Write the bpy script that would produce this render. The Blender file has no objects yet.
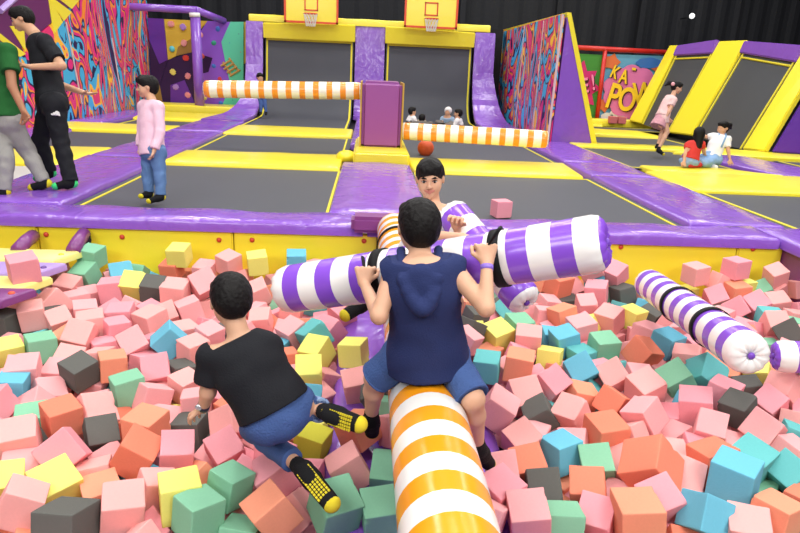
import bpy, bmesh, math, random
import numpy as np
from mathutils import Vector, Matrix, Quaternion
random.seed(7)
SC=bpy.context.scene; COL=SC.collection
V=Vector
# ------------------------------------------------------------------ camera
F=650.;CX,CY=400.,266.5;HC=1.3;YAW=math.radians(3.3);PIT=math.radians(17.0);ROL=0.045
fw=V((math.sin(YAW)*math.cos(PIT),math.cos(YAW)*math.cos(PIT),-math.sin(PIT)))
r0=V((math.cos(YAW),-math.sin(YAW),0)); u0=r0.cross(fw)
cR=math.cos(ROL)*r0+math.sin(ROL)*u0; cU=math.cos(ROL)*u0-math.sin(ROL)*r0
cam=bpy.data.cameras.new('camera'); co=bpy.data.objects.new('camera',cam); COL.objects.link(co)
co.matrix_world=Matrix(((cR.x,cU.x,-fw.x,0),(cR.y,cU.y,-fw.y,0),(cR.z,cU.z,-fw.z,HC),(0,0,0,1)))
cam.sensor_width=36; cam.lens=36*F/800.; cam.clip_end=200
SC.camera=co
CO=V((0,0,HC))
def ray(px,py): return fw+cR*((px-CX)/F)+cU*((CY-py)/F)
def P(px,py,D): return CO+ray(px,py)*D           # point seen at a pixel of the photo, D metres deep
def PZ(px,py,z=0.): r=ray(px,py); return CO+r*((z-HC)/r.z)
def PY(px,py,y): r=ray(px,py); return CO+r*(y/r.y)
# ------------------------------------------------------------------ materials
def lin(c):
    return tuple((x/255/12.92) if x/255<=.04045 else ((x/255+.055)/1.055)**2.4 for x in c)+(1,)
MATS={}
def mat(name,rgb,rough=.6,spec=.5,bump=0,bscale=30,metal=0,var=0,vscale=3,coat=0,emit=0):
    if name in MATS: return MATS[name]
    m=bpy.data.materials.new(name); m.use_nodes=True; nt=m.node_tree; b=nt.nodes['Principled BSDF']
    c=lin(rgb); b.inputs['Base Color'].default_value=c; b.inputs['Roughness'].default_value=rough
    b.inputs['Specular IOR Level'].default_value=spec; b.inputs['Metallic'].default_value=metal
    if coat: b.inputs['Coat Weight'].default_value=coat; b.inputs['Coat Roughness'].default_value=.12
    if emit: b.inputs['Emission Color'].default_value=c; b.inputs['Emission Strength'].default_value=emit
    tc=nt.nodes.new('ShaderNodeTexCoord')
    if bump:
        n=nt.nodes.new('ShaderNodeTexNoise'); n.inputs['Scale'].default_value=bscale; n.inputs['Detail'].default_value=5
        nt.links.new(tc.outputs['Object'],n.inputs['Vector'])
        bp=nt.nodes.new('ShaderNodeBump'); bp.inputs['Strength'].default_value=bump; bp.inputs['Distance'].default_value=.02
        nt.links.new(n.outputs['Fac'],bp.inputs['Height']); nt.links.new(bp.outputs['Normal'],b.inputs['Normal'])
    if var:
        n=nt.nodes.new('ShaderNodeTexNoise'); n.inputs['Scale'].default_value=vscale; n.inputs['Detail'].default_value=3
        nt.links.new(tc.outputs['Object'],n.inputs['Vector'])
        mr=nt.nodes.new('ShaderNodeMapRange'); mr.inputs['To Min'].default_value=1-var; mr.inputs['To Max'].default_value=1+var
        nt.links.new(n.outputs['Fac'],mr.inputs['Value'])
        mx=nt.nodes.new('ShaderNodeVectorMath'); mx.operation='SCALE'; mx.inputs[0].default_value=c[:3]
        nt.links.new(mr.outputs['Result'],mx.inputs['Scale']); nt.links.new(mx.outputs['Vector'],b.inputs['Base Color'])
    MATS[name]=m; return m
def stripes(name,cols,axis,period,rough=.25,phase=0,coat=.3,base=None):
    """bands along an object axis; cols = list of (colour, end fraction)"""
    m=bpy.data.materials.new(name); m.use_nodes=True; nt=m.node_tree; b=nt.nodes['Principled BSDF']
    b.inputs['Roughness'].default_value=rough; b.inputs['Coat Weight'].default_value=coat; b.inputs['Coat Roughness'].default_value=.15
    tc=nt.nodes.new('ShaderNodeTexCoord'); sp=nt.nodes.new('ShaderNodeSeparateXYZ'); nt.links.new(tc.outputs['Object'],sp.inputs[0])
    a=nt.nodes.new('ShaderNodeMath'); a.operation='ADD'; a.inputs[1].default_value=phase+period*100; nt.links.new(sp.outputs[axis],a.inputs[0])
    d=nt.nodes.new('ShaderNodeMath'); d.operation='DIVIDE'; d.inputs[1].default_value=period; nt.links.new(a.outputs[0],d.inputs[0])
    f=nt.nodes.new('ShaderNodeMath'); f.operation='FRACT'; nt.links.new(d.outputs[0],f.inputs[0])
    r=nt.nodes.new('ShaderNodeValToRGB'); r.color_ramp.interpolation='CONSTANT'
    e=r.color_ramp.elements; e[0].position=0; e[0].color=lin(cols[0][0]); e[1].position=cols[0][1]; e[1].color=lin(cols[1][0])
    nt.links.new(f.outputs[0],r.inputs[0]); nt.links.new(r.outputs[0],b.inputs['Base Color'])
    n=nt.nodes.new('ShaderNodeTexNoise'); n.inputs['Scale'].default_value=9; nt.links.new(tc.outputs['Object'],n.inputs['Vector'])
    bp=nt.nodes.new('ShaderNodeBump'); bp.inputs['Strength'].default_value=.15; bp.inputs['Distance'].default_value=.02
    nt.links.new(n.outputs['Fac'],bp.inputs['Height']); nt.links.new(bp.outputs['Normal'],b.inputs['Normal'])
    return m
def graffiti(name,scale=1.0,seed=0.):
    m=bpy.data.materials.new(name); m.use_nodes=True; nt=m.node_tree; b=nt.nodes['Principled BSDF']; b.inputs['Roughness'].default_value=.45
    tc=nt.nodes.new('ShaderNodeTexCoord'); mp=nt.nodes.new('ShaderNodeMapping'); mp.inputs['Location'].default_value=(seed,seed,seed)
    mp.inputs['Scale'].default_value=(1,1.0*scale,.45*scale); nt.links.new(tc.outputs['Object'],mp.inputs[0])
    n1=nt.nodes.new('ShaderNodeTexNoise'); n1.inputs['Scale'].default_value=1.35; n1.inputs['Detail'].default_value=.6; n1.inputs['Distortion'].default_value=2.2
    nt.links.new(mp.outputs[0],n1.inputs['Vector'])
    r=nt.nodes.new('ShaderNodeValToRGB'); r.color_ramp.interpolation='CONSTANT'; e=r.color_ramp.elements
    seq=[(0,(45,25,80)),(.30,(70,180,230)),(.37,(30,25,80)),(.395,(225,40,130)),(.45,(250,150,45)),(.475,(75,25,95)),(.49,(225,45,130)),(.535,(245,140,45)),(.56,(45,25,90)),(.58,(70,180,230)),(.62,(30,25,80)),(.635,(225,60,110)),(.67,(255,195,60)),(.70,(80,30,90)),(.72,(225,40,120))]
    e[0].position=0; e[0].color=lin(seq[0][1]); e[1].position=seq[1][0]; e[1].color=lin(seq[1][1])
    for p,c in seq[2:]:
        q=e.new(p); q.color=lin(c)
    nt.links.new(n1.outputs['Fac'],r.inputs[0])
    n2=nt.nodes.new('ShaderNodeTexNoise'); n2.inputs['Scale'].default_value=1.9; n2.inputs['Detail'].default_value=.5; n2.inputs['Distortion'].default_value=1.5
    mp2=nt.nodes.new('ShaderNodeMapping'); mp2.inputs['Location'].default_value=(7+seed,3,5); mp2.inputs['Scale'].default_value=(1,1.1*scale,.6*scale); nt.links.new(tc.outputs['Object'],mp2.inputs[0]); nt.links.new(mp2.outputs[0],n2.inputs['Vector'])
    r2=nt.nodes.new('ShaderNodeValToRGB'); r2.color_ramp.interpolation='CONSTANT'; e=r2.color_ramp.elements
    e[0].position=0; e[0].color=(0,0,0,1); e[1].position=.60; e[1].color=(1,1,1,1)
    nt.links.new(n2.outputs['Fac'],r2.inputs[0])
    r3=nt.nodes.new('ShaderNodeValToRGB'); r3.color_ramp.interpolation='CONSTANT'; e=r3.color_ramp.elements
    e[0].position=0; e[0].color=lin((30,25,75)); e[1].position=.615; e[1].color=lin((70,180,230)); q=e.new(.66); q.color=lin((255,190,60)); q=e.new(.7); q.color=lin((230,50,120))
    nt.links.new(n2.outputs['Fac'],r3.inputs[0])
    mx=nt.nodes.new('ShaderNodeMixRGB'); nt.links.new(r2.outputs[0],mx.inputs[0]); nt.links.new(r.outputs[0],mx.inputs[1]); nt.links.new(r3.outputs[0],mx.inputs[2])
    nt.links.new(mx.outputs[0],b.inputs['Base Color'])
    return m
PURPLE=(138,88,196); YEL=(246,228,56)
def creased(name,rgb):
    m=mat(name,rgb,.27,.5,0,7,var=.05,coat=.4); nt=m.node_tree; b=nt.nodes['Principled BSDF']; tc=[n for n in nt.nodes if n.type=='TEX_COORD'][0]
    n1=nt.nodes.new('ShaderNodeTexNoise'); n1.inputs['Scale'].default_value=3.5; n1.inputs['Detail'].default_value=2; n1.inputs['Distortion'].default_value=1.2; nt.links.new(tc.outputs['Object'],n1.inputs['Vector'])
    mp=nt.nodes.new('ShaderNodeMapping'); mp.inputs['Scale'].default_value=(6,1.6,3); nt.links.new(tc.outputs['Object'],mp.inputs[0])
    n2=nt.nodes.new('ShaderNodeTexNoise'); n2.inputs['Scale'].default_value=1; n2.inputs['Detail'].default_value=2; n2.inputs['Distortion'].default_value=.6; nt.links.new(mp.outputs[0],n2.inputs['Vector'])
    ad=nt.nodes.new('ShaderNodeMath'); ad.operation='ADD'; nt.links.new(n1.outputs['Fac'],ad.inputs[0]); nt.links.new(n2.outputs['Fac'],ad.inputs[1])
    bp=nt.nodes.new('ShaderNodeBump'); bp.inputs['Strength'].default_value=.24; bp.inputs['Distance'].default_value=.05; nt.links.new(ad.outputs[0],bp.inputs['Height'])
    nt.links.new(bp.outputs['Normal'],b.inputs['Normal']); nt.links.new(bp.outputs['Normal'],b.inputs['Coat Normal']); return m
M_pur=creased('purple vinyl',PURPLE)
M_yel=mat('yellow vinyl',YEL,.35,.5,.3,6,coat=.15)
M_yelp=mat('pale yellow vinyl',(240,236,140),.4,.4,.2,6)
M_lil=mat('lilac vinyl',(178,150,215),.4,.4,.2,6)
M_mauve=mat('mauve vinyl',(128,62,128),.35,.5,.25,6,coat=.15)
M_mat=mat('dark trampoline mesh',(72,74,82),.55,.4,.1,120,var=.08,vscale=1.5)
M_band=mat('yellow webbing',(228,212,60),.6,.3)
M_black=mat('black steel',(18,18,20),.6,.3)
M_wall=mat('black wall paint',(32,33,38),.7,.3,.5,12)
M_strap=mat('black strap',(14,14,16),.7,.3)
M_red=mat('red button',(205,70,45),.4,.5)
M_white=mat('white vinyl',(240,238,232),.35,.4,.2,12)
# ------------------------------------------------------------------ mesh helpers
def mesh_obj(name,bm,m,parent=None,smooth=False):
    me=bpy.data.meshes.new(name); bm.to_mesh(me); bm.free()
    return mk(name,me,m,parent,smooth)
def mk(name,me,m,parent=None,smooth=False):
    if m is not None:
        for q in (m if isinstance(m,list) else [m]): me.materials.append(q)
    if smooth:
        me.polygons.foreach_set('use_smooth',[True]*len(me.polygons))
    o=bpy.data.objects.new(name,me); COL.objects.link(o)
    if parent is not None:
        o.parent=parent; o.matrix_parent_inverse=parent.matrix_basis.inverted()
    return o
def tag(o,label=None,cat=None,group=None,kind=None):
    if label: o['label']=label
    if cat: o['category']=cat
    if group: o['group']=group
    if kind: o['kind']=kind
    return o
def thing(name,label,cat,loc=(0,0,0),group=None):
    o=bpy.data.objects.new(name,None); o.empty_display_size=.1; o.location=loc; COL.objects.link(o)
    return tag(o,label,cat,group)
def grid_slab(c,zt,th,n=(1,1),wob=0,seed=0,bev=.03):
    """slab over a 4-corner outline c (x,y counterclockwise), soft padded edge; top at zt(+), thickness th"""
    bm=bmesh.new(); c=[V(q) for q in c]; nx,ny=n
    ins=[0,bev*.3,bev] ; 
    def pt(u,v):
        a=c[0].lerp(c[1],u); b=c[3].lerp(c[2],u); return a.lerp(b,v)
    lw=((c[1]-c[0]).length+(c[2]-c[3]).length)/2; lh=((c[3]-c[0]).length+(c[2]-c[1]).length)/2
    us=[0,bev*.35/lw,bev/lw]+[bev/lw+(1-2*bev/lw)*i/nx for i in range(1,nx)]+[1-bev/lw,1-bev*.35/lw,1]
    vs=[0,bev*.35/lh,bev/lh]+[bev/lh+(1-2*bev/lh)*i/ny for i in range(1,ny)]+[1-bev/lh,1-bev*.35/lh,1]
    rnd=random.Random(seed); ph=[rnd.uniform(0,6.28) for _ in range(6)]; fr=[rnd.uniform(2,9) for _ in range(6)]
    def drop(k,n_): 
        k=min(k,n_-1-k); return (bev,bev*.35,0)[k] if k<3 else 0
    top=[];bot=[]
    for j,v in enumerate(vs):
        rt=[];rb=[]
        for i,u in enumerate(us):
            p=pt(u,v); e=max(drop(i,len(us)),drop(j,len(vs)))
            w=wob*(math.sin(fr[0]*p.x+ph[0])*math.sin(fr[1]*p.y+ph[1])+.5*math.sin(fr[2]*(p.x+p.y)+ph[2]+2*math.sin(fr[3]*p.x*.5)))
            w-= wob*.8*abs(math.sin(u*lw*3.+ph[4]))**6 if 0 in(i,len(us)-1) or True else 0
            rt.append(bm.verts.new((p.x,p.y,p.z+zt-e*.9+(w if e==0 else w*.5))))
            rb.append(bm.verts.new((p.x,p.y,p.z+zt-th)))
        top.append(rt);bot.append(rb)
    for j in range(len(vs)-1):
        for i in range(len(us)-1):
            bm.faces.new((top[j][i],top[j][i+1],top[j+1][i+1],top[j+1][i]))
    J=len(vs)-1;I=len(us)-1
    for i in range(I):
        bm.faces.new((bot[0][i],bot[0][i+1],top[0][i+1],top[0][i])); bm.faces.new((top[J][i],top[J][i+1],bot[J][i+1],bot[J][i]))
    for j in range(J):
        bm.faces.new((top[j][0],top[j+1][0],bot[j+1][0],bot[j][0])); bm.faces.new((bot[j][I],bot[j+1][I],top[j+1][I],top[j][I]))
    bm.faces.new([bot[0][0],bot[J][0],bot[J][I],bot[0][I]])
    bmesh.ops.recalc_face_normals(bm,faces=bm.faces)
    return bm
def rect(x0,x1,y0,y1): return [(x0,y0,0),(x1,y0,0),(x1,y1,0),(x0,y1,0)]
def pad(name,x0,x1,y0,y1,m,label,cat='pad',zt=0,th=.1,n=None,wob=.006,seed=0,group=None,parent=None,bev=.03,corners=None):
    c=corners or rect(x0,x1,y0,y1)
    n=n or (max(1,int(abs(x1-x0)*4)),max(1,int(abs(y1-y0)*4)))
    o=mesh_obj(name,grid_slab(c,zt,th,n,wob,seed,bev),m,parent,True)
    if label: tag(o,label,cat,group)
    return o
def quad_prism(pts,th,nrm,bev=0):
    """flat polygon pts extruded by th against direction nrm"""
    bm=bmesh.new(); a=[bm.verts.new(p) for p in pts]; n=V(nrm).normalized()*th; b=[bm.verts.new(V(p)-n) for p in pts]
    bm.faces.new(a); bm.faces.new(b[::-1])
    for i in range(len(pts)): bm.faces.new((a[i-1],a[i],b[i],b[i-1]) if 1 else 0)
    bmesh.ops.recalc_face_normals(bm,faces=bm.faces)
    if bev: bmesh.ops.bevel(bm,geom=list(bm.edges),offset=bev,segments=2,affect='EDGES')
    return bm
def box_bm(x0,x1,y0,y1,z0,z1,bev=0,bm=None,seg=2):
    own=bm is None
    if own: bm=bmesh.new()
    r=bmesh.ops.create_cube(bm,size=1); 
    bmesh.ops.transform(bm,matrix=Matrix.Translation(((x0+x1)/2,(y0+y1)/2,(z0+z1)/2))@Matrix.Diagonal((x1-x0,y1-y0,z1-z0,1)),verts=r['verts'])
    if bev and own: bmesh.ops.bevel(bm,geom=list(bm.edges),offset=bev,segments=seg,affect='EDGES')
    return bm
def tube_bm(pts,r,seg=12,bm=None,cap=True,flat=None):
    bm=bm or bmesh.new(); pts=[V(p) for p in pts]; rings=[]
    rs=r if isinstance(r,(list,tuple)) else [r]*len(pts)
    t0=(pts[1]-pts[0]).normalized(); up=V((0,0,1)) if abs(t0.z)<.9 else V((0,1,0)); x=t0.cross(up).normalized()
    for i,p in enumerate(pts):
        t=((pts[min(i+1,len(pts)-1)]-pts[max(i-1,0)])).normalized(); x=(x-t*x.dot(t)).normalized(); y=t.cross(x)
        rings.append([bm.verts.new(p+(x*math.cos(a)*(flat or 1)+y*math.sin(a))*rs[i]) for a in [2*math.pi*k/seg for k in range(seg)]])
    for a,b in zip(rings,rings[1:]):
        for k in range(seg): bm.faces.new((a[k],a[(k+1)%seg],b[(k+1)%seg],b[k]))
    if cap:
        bm.faces.new(rings[0][::-1]); bm.faces.new(rings[-1])
    return bm
def frame_obj(o,a,b):
    """place object with local X axis from a to b"""
    x=(V(b)-V(a)).normalized(); z=V((0,0,1)); y=z.cross(x).normalized(); z=x.cross(y)
    o.matrix_world=Matrix(((x.x,y.x,z.x,a[0]),(x.y,y.y,z.y,a[1]),(x.z,y.z,z.z,a[2]),(0,0,0,1)))
def text_mesh(txt,size,depth=.01,shear=0):
    cu=bpy.data.curves.new('t','FONT'); cu.body=txt; cu.size=size; cu.extrude=depth; cu.offset=size*.02; cu.shear=shear
    o=bpy.data.objects.new('t',cu); COL.objects.link(o); bpy.context.view_layer.update()
    me=bpy.data.meshes.new_from_object(o.evaluated_get(bpy.context.evaluated_depsgraph_get())); bpy.data.objects.remove(o); bpy.data.curves.remove(cu)
    return me

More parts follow.
